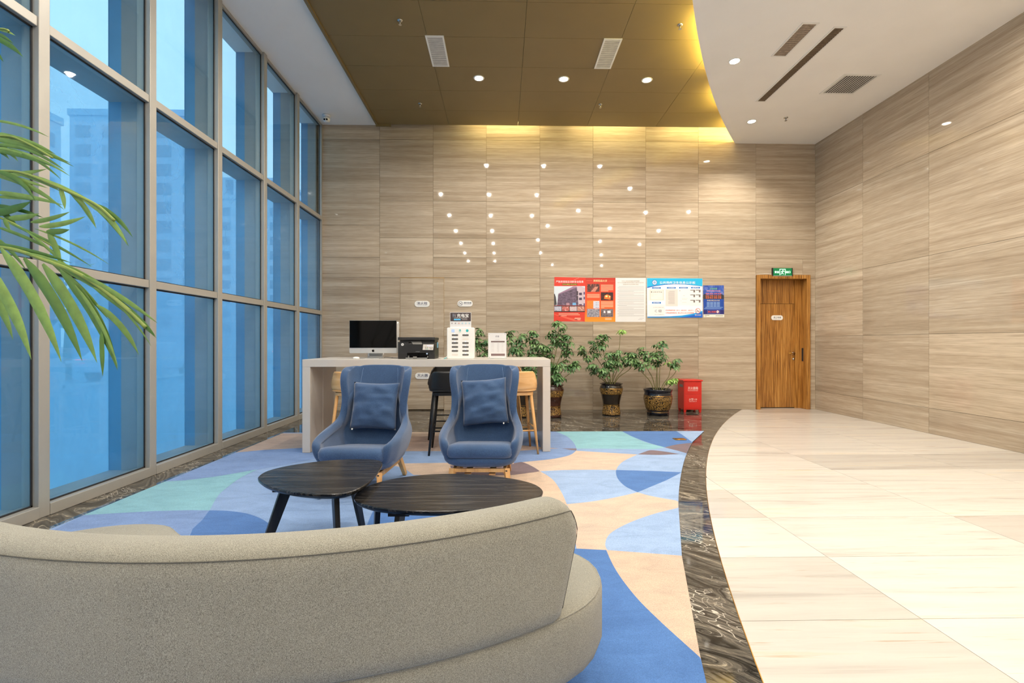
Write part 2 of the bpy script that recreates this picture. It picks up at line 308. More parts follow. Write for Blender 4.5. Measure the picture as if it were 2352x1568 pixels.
# ------------------------------------------------------------------ mesh building
class MB:
    def __init__(s): s.v = []; s.f = []; s.m = []
    def quadbox(s, x0, x1, y0, y1, z0, z1, mi=0):
        n = len(s.v)
        s.v += [(x0, y0, z0), (x1, y0, z0), (x1, y1, z0), (x0, y1, z0), (x0, y0, z1), (x1, y0, z1), (x1, y1, z1), (x0, y1, z1)]
        for f in ((0, 3, 2, 1), (4, 5, 6, 7), (0, 1, 5, 4), (1, 2, 6, 5), (2, 3, 7, 6), (3, 0, 4, 7)):
            s.f.append(tuple(n + i for i in f)); s.m.append(mi)
        return s
    def beam(s, a, b, wa, ha, wb=None, hb=None, up=(0, 0, 1), mi=0):
        """square-section bar from a to b"""
        a, b = Vector(a), Vector(b); d = (b - a).normalized(); up = Vector(up)
        if abs(d.dot(up)) > 0.98: up = Vector((0, 1, 0))
        x = d.cross(up).normalized(); y = x.cross(d).normalized()
        wb = wa if wb is None else wb; hb = ha if hb is None else hb
        n = len(s.v)
        for p, w_, h_ in ((a, wa, ha), (b, wb, hb)):
            for i, j in ((-1, -1), (1, -1), (1, 1), (-1, 1)): s.v.append(tuple(p + x * (i * w_ / 2) + y * (j * h_ / 2)))
        for f in ((0, 3, 2, 1), (4, 5, 6, 7), (0, 1, 5, 4), (1, 2, 6, 5), (2, 3, 7, 6), (3, 0, 4, 7)):
            s.f.append(tuple(n + i for i in f)); s.m.append(mi)
        return s
    def tube(s, pts, rad, seg=8, mi=0, cap=True):
        pts = [Vector(p) for p in pts]; n0 = len(s.v); k = len(pts)
        rads = rad if isinstance(rad, (list, tuple)) else [rad] * k
        ref = Vector((0, 0, 1))
        if abs((pts[-1] - pts[0]).normalized().dot(ref)) > 0.95: ref = Vector((0, 1, 0))
        for i, p in enumerate(pts):
            d = (pts[min(i + 1, k - 1)] - pts[max(i - 1, 0)]).normalized()
            x = d.cross(ref)
            if x.length < 1e-4: x = d.cross(Vector((1, 0, 0)))
            x.normalize(); y = x.cross(d)
            for j in range(seg):
                t = 2 * PI * j / seg
                s.v.append(tuple(p + (x * math.cos(t) + y * math.sin(t)) * rads[i]))
        for i in range(k - 1):
            for j in range(seg):
                a = n0 + i * seg + j; b = n0 + i * seg + (j + 1) % seg
                s.f.append((a, b, b + seg, a + seg)); s.m.append(mi)
        if cap:
            s.f.append(tuple(n0 + j for j in reversed(range(seg)))); s.m.append(mi)
            s.f.append(tuple(n0 + (k - 1) * seg + j for j in range(seg))); s.m.append(mi)
        return s
    def lathe(s, prof, seg=32, c=(0, 0, 0), mi=0, cap=(True, True)):
        n0 = len(s.v)
        for r, z in prof:
            for j in range(seg):
                t = 2 * PI * j / seg; s.v.append((c[0] + r * math.cos(t), c[1] + r * math.sin(t), c[2] + z))
        for i in range(len(prof) - 1):
            for j in range(seg):
                a = n0 + i * seg + j; b = n0 + i * seg + (j + 1) % seg
                s.f.append((a, b, b + seg, a + seg)); s.m.append(mi)
        if cap[0]: s.f.append(tuple(n0 + j for j in reversed(range(seg)))); s.m.append(mi)
        if cap[1]: s.f.append(tuple(n0 + (len(prof) - 1) * seg + j for j in range(seg))); s.m.append(mi)
        return s
    def loops(s, rings, closed=True, caps=True, mi=0):
        """skin a list of equally long point rings"""
        n0 = len(s.v); k = len(rings[0])
        for r in rings: s.v += [tuple(p) for p in r]
        for i in range(len(rings) - 1):
            for j in range(k if closed else k - 1):
                a = n0 + i * k + j; b = n0 + i * k + (j + 1) % k
                s.f.append((a, b, b + k, a + k)); s.m.append(mi)
        if caps:
            s.f.append(tuple(n0 + j for j in reversed(range(k)))); s.m.append(mi)
            s.f.append(tuple(n0 + (len(rings) - 1) * k + j for j in range(k))); s.m.append(mi)
        return s
    def prism(s, poly, z0, z1, mi=0):
        s.loops([[(x, y, z0) for x, y in poly], [(x, y, z1) for x, y in poly]], mi=mi); return s
    def poly3(s, pts, mi=0):
        n = len(s.v); s.v += [tuple(p) for p in pts]; s.f.append(tuple(range(n, n + len(pts)))); s.m.append(mi); return s
    def mesh(s, name, mats, smooth=False):
        me = bpy.data.meshes.new(name); me.from_pydata(s.v, [], s.f)
        for m in (mats if isinstance(mats, (list, tuple)) else [mats]): me.materials.append(M[m] if isinstance(m, str) else m)
        if any(s.m): me.polygons.foreach_set('material_index', s.m)
        bm = bmesh.new(); bm.from_mesh(me); bmesh.ops.recalc_face_normals(bm, faces=bm.faces); bm.to_mesh(me); bm.free()
        if smooth: me.polygons.foreach_set('use_smooth', [True] * len(me.polygons))
        me.update(); return me
def put(name, me, parent=None, loc=(0, 0, 0), rot=(0, 0, 0), scale=None):
    o = bpy.data.objects.new(name, me); COL.objects.link(o); o.location = loc; o.rotation_euler = rot
    if scale: o.scale = scale
    if parent: o.parent = parent
    return o
def obj(name, mb, mats, parent=None, loc=(0, 0, 0), rot=(0, 0, 0), smooth=False, bevel=0.0, bseg=2, sub=0, angle=None):
    o = put(name, mb.mesh(name, mats, smooth), parent, loc, rot)
    if bevel > 0:
        b = o.modifiers.new('bevel', 'BEVEL'); b.width = bevel; b.segments = bseg; b.limit_method = 'ANGLE'; b.angle_limit = math.radians(angle or 35)
        b.harden_normals = False
    if sub:
        q = o.modifiers.new('subdivision', 'SUBSURF'); q.levels = sub; q.render_levels = sub
    return o
def tag(o, label=None, cat=None, group=None, kind=None):
    if label: o['label'] = label
    if cat: o['category'] = cat
    if group: o['group'] = group
    if kind: o['kind'] = kind
    return o
def thing(name, label, cat, loc=(0, 0, 0), rz=0.0, group=None, kind=None):
    e = bpy.data.objects.new(name, None); COL.objects.link(e); e.location = loc; e.rotation_euler = (0, 0, rz)
    e.empty_display_size = 0.1
    return tag(e, label, cat, group, kind)
def copy_tree(o, parent=None):
    c = o.copy(); COL.objects.link(c); c.parent = parent
    for ch in list(o.children): copy_tree(ch, c)
    return c
_tc = {}
def text_mesh(s, mat, weight=0.0, spacing=1.0):
    key = (s, mat if isinstance(mat, str) else mat.name, weight, spacing)
    if key in _tc: return _tc[key]
    cu = bpy.data.curves.new('lettering', 'FONT'); cu.body = s; cu.size = 1.0; cu.resolution_u = 2; cu.align_x = 'LEFT'
    cu.offset = weight; cu.space_character = spacing
    o = bpy.data.objects.new('lettering', cu); COL.objects.link(o)
    dg = bpy.context.evaluated_depsgraph_get(); dg.update()
    me = bpy.data.meshes.new_from_object(o.evaluated_get(dg))
    bpy.data.objects.remove(o); bpy.data.curves.remove(cu)
    xs = [v.co.x for v in me.vertices] or [0]; ys = [v.co.y for v in me.vertices] or [0]
    cx = (min(xs) + max(xs)) / 2; cyy = (min(ys) + max(ys)) / 2
    for v in me.vertices: v.co.x -= cx; v.co.y -= cyy
    wdt = max(xs) - min(xs); hgt = max(ys) - min(ys)
    me.materials.clear(); me.materials.append(M[mat] if isinstance(mat, str) else mat)
    _tc[key] = (me, wdt or 1, hgt or 1); return _tc[key]
def text(name, s, mat, parent, loc, width, height, weight=0.0, rz=0.0, spacing=1.0):
    """flat lettering, standing upright and read from -Y, fitted to width x height, centred at loc"""
    me, wd, hg = text_mesh(s, mat, weight, spacing)
    return put(name, me, parent, loc, (PI / 2, 0, rz), (width / wd, height / hg, 1))

# ================================================================== THE SETTING
XL, XR, YB, YN = -3.34, 5.90, 8.90, -8.0        # window plane, right wall, far wall, wall behind the viewer
Z_SOFFIT, Z_BROWN, Z_WHITE, Z_ROOF = 5.27, 5.20, 4.99, 5.55
def arc_out(y): return 21.219 - math.sqrt(max(0.01, 21.0127 ** 2 - (y + 3.8446) ** 2))   # edge of the cream marble
def arc_in(y): return 20.052 - math.sqrt(max(0.01, 19.9573 ** 2 - (y + 3.3262) ** 2))    # edge of the carpet
def arc_ceil(y): return 22.674 - math.sqrt(max(0.01, 22.956 ** 2 - (y + 4.954) ** 2))    # edge of the lowered ceiling
def frange(a, b, n): return [a + (b - a) * i / n for i in range(n + 1)]

# --- floor
floor = obj('floor', MB().quadbox(XL - 0.1, XR + 0.1, YN - 0.1, YB + 0.6, -0.25, -0.02), 'floor_grout')
tag(floor, 'floor of the lobby under the cream marble, black border and carpet', 'floor', kind='structure')
GAP = 0.0018
def strip_poly(x0f, x1f, y0, y1, n=8):
    ys = frange(y0, y1, n)
    return [(x0f(y), y) for y in ys] + [(x1f(y), y) for y in reversed(ys)]
xs = [-0.8, 0.55, 1.90, 3.25, 4.60, XR]
ysr = [-1.02 + 0.63 * i for i in range(16)] + [YB]
for j in range(len(ysr) - 1):
    for i in range(len(xs) - 1):
        x0, x1, y0, y1 = xs[i] + GAP, xs[i + 1] - GAP, ysr[j] + GAP, ysr[j + 1] - GAP
        if arc_out(y0) >= x1: continue
        if max(arc_out(y) for y in (y0, y1)) <= x0: p = [(x0, y0), (x1, y0), (x1, y1), (x0, y1)]
        else:
            ya_, yb_ = y0, y1
            if arc_out(y1) > x1:          # the curve leaves through the tile's right edge
                lo, hi = y0, y1
                for _ in range(30):
                    md = (lo + hi) / 2
                    if arc_out(md) < x1: lo = md
                    else: hi = md
                yb_ = lo
            ys_ = frange(ya_, yb_, 10)
            if yb_ - ya_ < 0.002: continue
            p = [(max(x0, arc_out(y)), y) for y in ys_] + [(x1, ys_[-1]), (x1, ys_[0])]
        obj('marble_tile', MB().prism(p, -0.02, 0.0), 'stone_floor', floor)
obj('marble_tile', MB().prism(strip_poly(arc_out, lambda y: XR, YN, ysr[0] - GAP, 20), -0.02, 0.0), 'stone_floor', floor)
obj('marble_tile', MB().quadbox(4.8, 5.72, YB + 0.001, YB + 0.2, -0.02, 0.0), 'stone_floor', floor)
# brass inlay line between border and cream marble
obj('inlay_strip', MB().prism(strip_poly(lambda y: arc_out(y) - 0.004, arc_out, YN, 8.9, 60), -0.02, 0.0005), 'brass', floor)
CARPET_Y = 6.70
cuts = [YN, -2.0, 0.55, 1.80, 2.42, 3.46, 4.75, CARPET_Y]
for a, b in zip(cuts[:-1], cuts[1:]):
    obj('border_slab', MB().prism(strip_poly(lambda y: arc_in(y) + 0.001, lambda y: arc_out(y) - 0.005, a + 0.0006, b - 0.0006, 12), -0.02, 0.0), 'black_marble', floor)
bx = [XL, -2.2, -1.1, 0.0, 1.15, 2.3, 3.4]
for a, b in zip(bx[:-1], bx[1:]):
    x1f = (lambda y, b=b: min(b - 0.0006, arc_out(y) - 0.005))
    obj('border_slab', MB().prism(strip_poly(lambda y, a=a: a + 0.0006, x1f, CARPET_Y + 0.0006, YB, 10 if b < 2.5 else 220), -0.02, 0.0), 'black_marble', floor)
yx = 7.0
while arc_out(yx) - 0.005 < 3.4006: yx += 0.001
obj('border_slab', MB().prism([(3.4006, yx), (3.4006, YB)] + [(arc_out(y) - 0.005, y) for y in frange(YB, yx, 30)], -0.02, 0.0), 'black_marble', floor)
wy = [YN, -2.0, 0.0, 1.5, 2.9, 4.2, 5.5, CARPET_Y]
for a, b in zip(wy[:-1], wy[1:]):
    obj('border_slab', MB().quadbox(XL, -3.021, a + 0.0006, b - 0.0006, -0.02, 0.0), 'black_marble', floor)

# --- far wall, clad in stone panels
wall_back = MB().quadbox(XL - 0.3, 4.80, YB + 0.022, YB + 0.30, -0.02, Z_ROOF).quadbox(5.77, XR + 0.3, YB + 0.022, YB + 0.30, -0.02, Z_ROOF)
wall_back.quadbox(4.80, 5.77, YB + 0.022, YB + 0.30, 2.48, Z_ROOF)
wall_back = tag(obj('wall_back', wall_back, 'grout'), 'far wall clad in polished grey wood-vein marble panels', 'wall', kind='structure')
colx = [-3.338, -2.26, -1.274, -0.291, 0.705, 1.697, 2.686, 3.679, 4.768, XR]
ROWS = [0.0, 0.351, 1.371, 2.456, 2.829, 3.193, 3.873, 5.007, 5.40]
def panel_y(x0, x1, z0, z1, parent):
    g = 0.0019
    d = random.uniform(0, 0.0012)
    obj('stone_panel', MB().quadbox(x0 + g, x1 - g, YB - d, YB + 0.02, z0 + g, z1 - g), 'stone_wall', parent)
for i in range(9):
    x0, x1 = colx[i], colx[i + 1]
    rows = [0.0, 0.351, 1.371, 2.456, 2.829, 3.42, 5.007, 5.40] if i == 0 else (ROWS if i % 3 != 1 else [0.0, 0.351, 1.371, 2.456, 3.193, 3.873, 5.007, 5.40])
    for z0, z1 in zip(rows[:-1], rows[1:]):
        a, b = x0, x1
        if i == 1 and z1 < 2.5: b = -1.884
        if i == 2 and z1 < 2.5: a = -1.073
        if i == 8:
            if z1 < 2.5: panel_y(5.80, XR, z0, z1, wall_back); continue
            if z0 < 2.5: panel_y(x0, 5.66, 2.525, z1, wall_back); panel_y(5.66, XR, 2.458, z1, wall_back); continue
        panel_y(a, b, z0, z1, wall_back)
hatch = thing('door_2', 'flush stone-clad hatch in the far wall behind the printer', 'door', (-1.48, YB, 0), kind='structure')
g = 0.003
for x0, x1 in ((-1.884, -1.274), (-1.274, -1.073)):
    for z0, z1 in ((0.02, 0.351), (0.351, 1.371), (1.371, 2.45)):
        ga = g if x0 == -1.884 else 0.001; gb = g if x1 == -1.073 else 0.001
        obj('stone_panel', MB().quadbox(x0 + 1.48 + ga, x1 + 1.48 - gb, -0.001, 0.018, z0 + 0.001, z1 - (g if z1 > 2 else 0.001)), 'stone_wall', hatch)
hb = 0.006
obj('hatch_frame', MB().quadbox(-0.407, -0.404, 0.0, 0.018, 0, 2.456).quadbox(0.405, 0.408, 0.0, 0.018, 0, 2.456).quadbox(-0.407, 0.408, 0.0, 0.018, 2.45, 2.456), 'brass', hatch)

# --- right wall
wall_right = tag(obj('wall_right', MB().quadbox(XR + 0.022, XR + 0.3, YN, YB + 0.02, -0.02, Z_ROOF), 'grout'), 'right wall clad in tall polished wood-vein marble panels', 'wall', kind='structure')
ry = [8.90, 7.71, 6.50, 5.29, 4.08, 2.87, 1.66, 0.45, -0.76, YN]
rrows = [0.0, 0.351, 1.371, 2.456, 3.873, 5.10]
for a, b in zip(ry[1:], ry[:-1]):
    for z0, z1 in zip(rrows[:-1], rrows[1:]):
        d = random.uniform(0, 0.0012)
        obj('stone_panel', MB().quadbox(XR - d, XR + 0.02, a + 0.0019, b - 0.0019, z0 + 0.0019, z1 - 0.0019), 'stone_wall', wall_right)
wall_front = tag(obj('wall_front', MB().quadbox(XL - 0.3, XR + 0.3, YN - 0.3, YN, -0.02, Z_ROOF), 'white_paint'), 'plain wall closing the lobby behind the viewer', 'wall', kind='structure')
wall_left_blocker = tag(obj('wall_left_blocker', MB().quadbox(XL - 0.3, XL, YN, 0.24, -0.02, Z_ROOF), 'white_paint'), 'plain unseen wall added beyond the window bays to lower the blue light', 'wall', kind='structure')  # added where windows would run on, to let in less blue light

# --- ceiling
ceil = MB().quadbox(XL - 0.45, XR + 0.3, YN - 0.3, YB + 0.3, Z_ROOF, Z_ROOF + 0.2)
ceiling = tag(obj('ceiling', ceil, 'white_paint'), 'ceiling slab above the brown panels and white soffits', 'ceiling', kind='structure')
obj('window_soffit', MB().quadbox(XL - 0.35, -2.275, YN, YB, Z_SOFFIT, Z_ROOF), 'white_paint', ceiling)
yy = frange(YN, YB, 90)
obj('lowered_ceiling', MB().prism([(arc_ceil(y), y) for y in yy] + [(XR, YB), (XR, YN)], Z_WHITE, Z_WHITE + 0.035), 'white_paint', ceiling)
bcx = [-2.27, -0.967, 0.29, 1.55, 2.805, 4.06, 5.3]
bcy = [YN, -2.2, 1.0, 2.95, 3.6, 4.25, 4.90, 5.55, 6.20, 6.87, 7.52, 8.17, 8.71]
for i in range(len(bcx) - 1):
    for j in range(len(bcy) - 1):
        if bcx[i] > arc_ceil(bcy[j + 1]) + 0.5: continue
        obj('brown_panel', MB().quadbox(bcx[i] + 0.002, bcx[i + 1] - 0.002, bcy[j] + 0.002, bcy[j + 1] - 0.002, Z_BROWN, Z_BROWN + 0.02), 'brown_panel', ceiling)
obj('panel_edge_trim', MB().quadbox(-2.275, -2.24, YN, 8.71, Z_BROWN - 0.025, Z_BROWN).quadbox(-2.275, -2.0, 8.68, 8.71, Z_BROWN - 0.045, Z_BROWN), 'brown_panel', ceiling)
obj('panel_backing', MB().quadbox(-2.27, 5.3, YN, 8.60, Z_BROWN + 0.021, Z_BROWN + 0.03), 'gasket', ceiling)
# hidden strips of light in the two coves
def cove(name, label, mb, mt): return tag(obj(name, mb, mt), label, 'light strip', 'cove light strips above the ceiling edges')
k = 0
for x0, x1 in ((-0.55, 0.75), (1.30, 2.50), (2.95, 4.35)):
    k += 1
    cove('cove_light', ('warm strip hidden above the brown ceiling edge at the far wall, left run', 'warm strip hidden above the brown ceiling edge at the far wall, middle run', 'warm strip hidden above the brown ceiling edge at the far wall, right run')[k - 1],
         MB().quadbox(x0, x1, 8.62, 8.66, Z_BROWN + 0.25, Z_BROWN + 0.27), 'cove_warm')
segs = [(8.30, 8.80, 'nearest the far wall'), (7.25, 7.85, 'second from the far wall'), (5.6, 6.75, 'in the middle of the curve'), (3.8, 5.2, 'at the near end of the curve')]
for a, b, wh in segs:
    p = [(arc_ceil(y) + 0.10, y) for y in frange(a, b, 10)] + [(arc_ceil(y) + 0.14, y) for y in frange(b, a, 10)]
    cove('cove_light', 'yellow strip on the curved white ceiling edge, ' + wh, MB().prism(p, Z_WHITE + 0.036, Z_WHITE + 0.060), 'cove')

# --- windows: six bays in view, two more beside the viewer
BAY = 1.074
wyy = [8.88 - BAY * i for i in range(9)]       # mullion lines
ZT = [0.0, 1.80, 3.53, Z_SOFFIT]
def one_window(n, y1, y0):
    wn = thing('window_%d' % n, 'full-height bay %d of the left window wall counted from the far corner' % n, 'window', (XL, y0, 0), kind='structure')
    d = y1 - y0
    # mullion at the near side
    obj('mullion', MB().quadbox(-0.07, 0.055, -0.042, 0.042, 0, Z_SOFFIT), 'mullion', wn, bevel=0.004)
    for z in ZT[1:3]:
        obj('transom', MB().quadbox(-0.06, 0.045, 0.042, d - 0.042, z - 0.036, z + 0.036), 'mullion', wn, bevel=0.004)
    obj('sill', MB().quadbox(-0.07, 0.06, 0.042, d - 0.042, 0.0, 0.085), 'mullion', wn, bevel=0.004)
    obj('head', MB().quadbox(-0.07, 0.03, 0.042, d - 0.042, Z_SOFFIT - 0.04, Z_SOFFIT), 'mullion', wn, bevel=0.004)
    bounds = [(0.085, ZT[1] - 0.036), (ZT[1] + 0.036, ZT[2] - 0.036), (ZT[2] + 0.036, Z_SOFFIT - 0.04)]
    for kk, (a, b) in enumerate(bounds):
        p = obj('pane', MB().quadbox(-0.004, 0.002, 0.042, d - 0.042, a, b), 'glass' if kk == 2 else 'glass_misted', wn)
        t = 0.012
        obj('gasket', MB().quadbox(0.002, 0.010, 0.042, 0.042 + t, a, b).quadbox(0.002, 0.010, d - 0.042 - t, d - 0.042, a, b)
            .quadbox(0.002, 0.010, 0.042, d - 0.042, a, a + t).quadbox(0.002, 0.010, 0.042, d - 0.042, b - t, b), 'gasket', p)
        obj('outer_pane', MB().quadbox(-0.338, -0.332, 0.03, d - 0.03, a - 0.03, b + 0.03), ('fog_low', 'fog_glass', 'fog_top')[kk], wn)
    # outer facade grid between the two skins
    obj('facade_fin', MB().quadbox(-0.22, -0.075, d - 0.03, d + 0.03, 0, Z_SOFFIT), 'facade_grey', wn)
    obj('facade_edge', MB().quadbox(-0.34, -0.22, d - 0.03, d + 0.03, 0, Z_SOFFIT), 'facade_blue', wn)
    obj('facade_shelf', MB().quadbox(-0.33, -0.065, 0.03, d - 0.03, ZT[2] - 0.03, ZT[2] + 0.03), 'facade_grey', wn)
    obj('facade_sill', MB().quadbox(-0.33, -0.07, 0.03, d - 0.03, 0.0, 0.06), 'facade_grey', wn)
    return wn
for i in range(8): one_window(i + 1, wyy[i], wyy[i + 1])
tag(obj('trim_1', MB().quadbox(XL - 0.02, XL + 0.03, 8.865, YB, 0, Z_SOFFIT), 'mullion'), 'slim metal trim where the windows meet the far wall', 'trim', kind='structure')

# --- door in the far wall
door = thing('door_1', 'brown zebra-grain wooden door in the right corner of the far wall', 'door', (5.28, YB, 0), kind='structure')
def dx(x): return x - 5.28
obj('door_leaf', MB().quadbox(dx(4.84), dx(5.72), 0.195, 0.24, 0.012, 1.995), 'door_wood', door)
obj('overpanel', MB().quadbox(dx(4.84), dx(5.72), 0.195, 0.24, 2.001, 2.455), 'door_wood', door)
obj('casing', MB().quadbox(dx(4.775), dx(4.845), -0.025, 0.03, 0, 2.525), 'door_wood', door, bevel=0.004)
obj('casing', MB().quadbox(dx(5.725), dx(5.795), -0.025, 0.03, 0, 2.525), 'door_wood', door, bevel=0.004)
obj('casing_head', MB().quadbox(dx(4.846), dx(5.724), -0.025, 0.03, 2.452, 2.525), 'door_wood', door, bevel=0.004)
obj('jamb', MB().quadbox(dx(4.80), dx(4.838), 0.03, 0.30, 0, 2.48), 'door_wood', door)
obj('jamb', MB().quadbox(dx(5.732), dx(5.77), 0.03, 0.30, 0, 2.48), 'door_wood', door)
obj('jamb_head', MB().quadbox(dx(4.838), dx(5.732), 0.03, 0.30, 2.457, 2.48), 'door_wood', door)
obj('door_stop', MB().quadbox(dx(5.62), dx(5.731), 0.17, 0.194, 0, 2.455), 'door_wood', door)
obj('door_light_block', MB().quadbox(dx(4.70), dx(5.86), 0.302, 0.34, -0.02, 2.6), 'void', door)  # unseen dark board added to stop sky light leaking round the door
hx = dx(5.60)
lever = MB().lathe([(0.026, 0), (0.026, 0.012), (0.012, 0.014), (0.012, 0.05)], 16)
h = obj('door_handle', lever, 'chrome', door, (hx, 0.194, 1.05), (PI / 2, 0, 0), True)
obj('lever', MB().tube([(0.0, 0.0, 0.045), (-0.06, 0, 0.05), (-0.115, 0, 0.05)], [0.011, 0.009, 0.008], 10), 'brass', h, smooth=True)
obj('keyhole', MB().lathe([(0.024, 0), (0.024, 0.012), (0.006, 0.014)], 16), 'chrome', door, (hx + 0.005, 0.194, 0.94), (PI / 2, 0, 0), True)
obj('strike_plate', MB().quadbox(dx(5.725), dx(5.731), 0.09, 0.135, 0.90, 1.15), 'gasket', door)

# ================================================================== OUTSIDE (seen blurred through the glass)
M['asphalt'] = plain('dusk_blue_asphalt', C(120, 150, 176), 0.35, var=0.15, vscale=0.8)  # the blue of dusk is put into the street colour
M['bld_a'] = plain('hazed_pale_render', C(196, 216, 236), 0.9, var=0.06, vscale=0.3)  # outdoor haze is mixed into the pale wall colour
M['bld_b'] = plain('hazed_blue_render', C(176, 202, 228), 0.9, var=0.06, vscale=0.3)  # bluer wall, with the haze in its colour as well
M['win_dark'] = plain('hazed_window', C(120, 152, 184), 0.2, var=0.1)  # window colour paled by the same haze
M['rail'] = plain('street_rail', C(190, 205, 214), 0.5, var=0.05)
tag(obj('ground', MB().quadbox(-160, XL - 0.36, -80, 160, -0.5, -0.15), 'asphalt'), 'dusk-blue street outside the window wall', 'ground', kind='structure')
def building(label, x0, x1, y0, y1, h, cols, rows, mt, roof):
    b = thing('apartment_building', label, 'building', ((x0 + x1) / 2, (y0 + y1) / 2, -0.15))
    hx_, hy_ = (x1 - x0) / 2, (y1 - y0) / 2
    obj('wall', MB().quadbox(-hx_, hx_, -hy_, hy_, 0, h), mt, b)
    obj('parapet', MB().quadbox(-hx_ - 0.2, hx_ + 0.2, -hy_ - 0.2, hy_ + 0.2, h, h + 0.9), mt, b)
    if roof:
        mb = MB().quadbox(-hx_, hx_ - 3, -hy_, hy_ * 0.2, h + 4.0, h + 4.5)
        for q in range(5): mb.quadbox(-hx_ + q * 2.2, -hx_ + q * 2.2 + 0.5, -hy_, -hy_ + 0.5, h + 0.9, h + 4.0)
        obj('roof_pergola', mb, mt, b)
    sx = 2 * hx_ / cols; wme = MB().quadbox(-sx * 0.28, sx * 0.28, -0.06, 0.06, 0, 1.7).mesh('window', 'win_dark')
    sy = 2 * hy_ / cols; wm2 = MB().quadbox(-0.06, 0.06, -sy * 0.28, sy * 0.28, 0, 1.7).mesh('window', 'win_dark')
    for r in range(rows):
        z = 3.6 + r * (h - 4.0) / rows
        for c_ in range(cols):
            put('window', wme, b, (-hx_ + sx * (c_ + 0.5), -hy_, z))
            put('window', wm2, b, (hx_, -hy_ + sy * (c_ + 0.5), z))
building('tall pale apartment block with a rooftop pergola seen through the near window bays', -78, -56, 42, 62, 29, 5, 9, 'bld_a', True)
building('haze-blue apartment block farther down the street behind the middle bays', -62, -43, 70, 74, 34, 5, 11, 'bld_b', False)
building('pale building far down the street, seen low in the far window bays', -62, -42, 100, 120, 31, 6, 9, 'bld_a', True)
tr = thing('street_tree', 'leafy street tree outside the second large window bay', 'tree', (-16.5, 18.5, -0.15))
obj('trunk', MB().tube([(0, 0, 0), (0.05, 0, 1.4), (0, 0.1, 2.6)], [0.16, 0.12, 0.08], 8), 'stem', tr, smooth=True)
mb = MB()
for q in range(420):
    r = random.random() ** 0.4 * 1.7; t = random.uniform(0, 2 * PI); p = random.uniform(-1, 1)
    cx_, cy_, cz_ = r * math.cos(t) * math.sqrt(1 - p * p), r * math.sin(t) * math.sqrt(1 - p * p), 3.2 + r * p * 0.8
    a = Vector((random.gauss(0, 1), random.gauss(0, 1), random.gauss(0, 1))).normalized() * 0.16; b_ = a.orthogonal().normalized() * 0.08
    c0 = Vector((cx_, cy_, cz_)); mb.poly3([c0 - a, c0 + b_, c0 + a, c0 - b_])
tag(obj('foliage', mb, 'leaf', tr), kind='stuff')
bar = thing('street_railing', 'pale metal railing along the street outside the windows', 'railing', (-9.0, 16, -0.15))
for z in (0.5, 1.0): obj('rail', MB().quadbox(-0.03, 0.03, -8, 14, z - 0.03, z + 0.03), 'rail', bar)
for q in range(12): obj('post', MB().quadbox(-0.03, 0.03, -8 + q * 2 - 0.03, -8 + q * 2 + 0.03, 0, 1.03), 'rail', bar)
M['car_red'] = plain('tail_lamp', C(120, 10, 20), 0.3, emit=(1, 0.1, 0.15, 1), estr=3.0)
for q, (x, y, lb, mt) in enumerate(((-14, 19.0, 'dark car stopped across the street outside the second bay', 'bld_b'), (-17, 37, 'pale car farther along the street outside the middle bays', 'rail'))):
    ct = thing('parked_car', lb, 'car', (x, y, -0.15), 0.0)
    prof = [(-2.1, 0.35), (2.1, 0.35), (2.1, 0.8), (1.3, 0.92), (0.7, 1.42), (-1.1, 1.42), (-1.7, 0.95), (-2.1, 0.88)]
    obj('body', MB().loops([[(-0.85, a, b) for a, b in prof], [(0.85, a, b) for a, b in prof]]), mt, ct, bevel=0.08)
    for wx in (-0.8, 0.8):
        for wy_ in (-1.3, 1.3): obj('wheel', MB().lathe([(0.32, -0.1), (0.32, 0.1)], 16), 'gasket', ct, (wx, wy_, 0.33), (0, PI / 2, 0))
    for wx in (-0.6, 0.6): obj('tail_lamp', MB().quadbox(wx - 0.15, wx + 0.15, -2.13, -2.09, 0.7, 0.82), 'car_red', ct)

# ================================================================== CARPET
carp = MB(); CM = []
def cm(rgb):
    key = 'carpet_%d_%d_%d' % rgb
    if key not in M: M[key] = carpet_mat(key, C(*rgb))
    if key not in CM: CM.append(key)
    return CM.index(key)
LB, LB2, MBL, DB, TEAL, BEI, BEI2, BRN, TAN = (154, 180, 216), (140, 168, 208), (124, 152, 198), (80, 122, 182), (134, 186, 198), (208, 186, 166), (206, 182, 160), (122, 106, 112), (188, 164, 148)
layer = [0]
def carpet_poly(pts, rgb):
    z = 0.006 + 0.00004 * layer[0]; layer[0] += 1
    q = []
    for x, y in pts:
        x = max(x, -3.02)
        if x > arc_in(y): x = arc_in(y)
        q.append((x, min(y, CARPET_Y), z))
    carp.poly3(q, cm(rgb))
base_pts = [(-3.02, YN)] + [(arc_in(y), y) for y in frange(YN, CARPET_Y, 60)] + [(-3.02, CARPET_Y)]
carp.prism(base_pts, -0.02, 0.0055, cm(LB2))
carpet_poly(base_pts, LB2)
def P(pts, o=(1150, 960), s=0.23384): return [on_z(o[0] + s * x, o[1] + s * y, 0) for x, y in pts]
def curve(pts, n=5):
    """Catmull-Rom through open points"""
    out = []
    for i in range(len(pts) - 1):
        p0 = pts[max(i - 1, 0)]; p1 = pts[i]; p2 = pts[i + 1]; p3 = pts[min(i + 2, len(pts) - 1)]
        for j in range(n):
            t = j / n
            out.append(tuple(0.5 * ((2 * b) + (-a + c_) * t + (2 * a - 5 * b + 4 * c_ - d) * t * t + (-a + 3 * b - 3 * c_ + d) * t ** 3) for a, b, c_, d in zip(p0, p1, p2, p3)))
    out.append(pts[-1]); return out
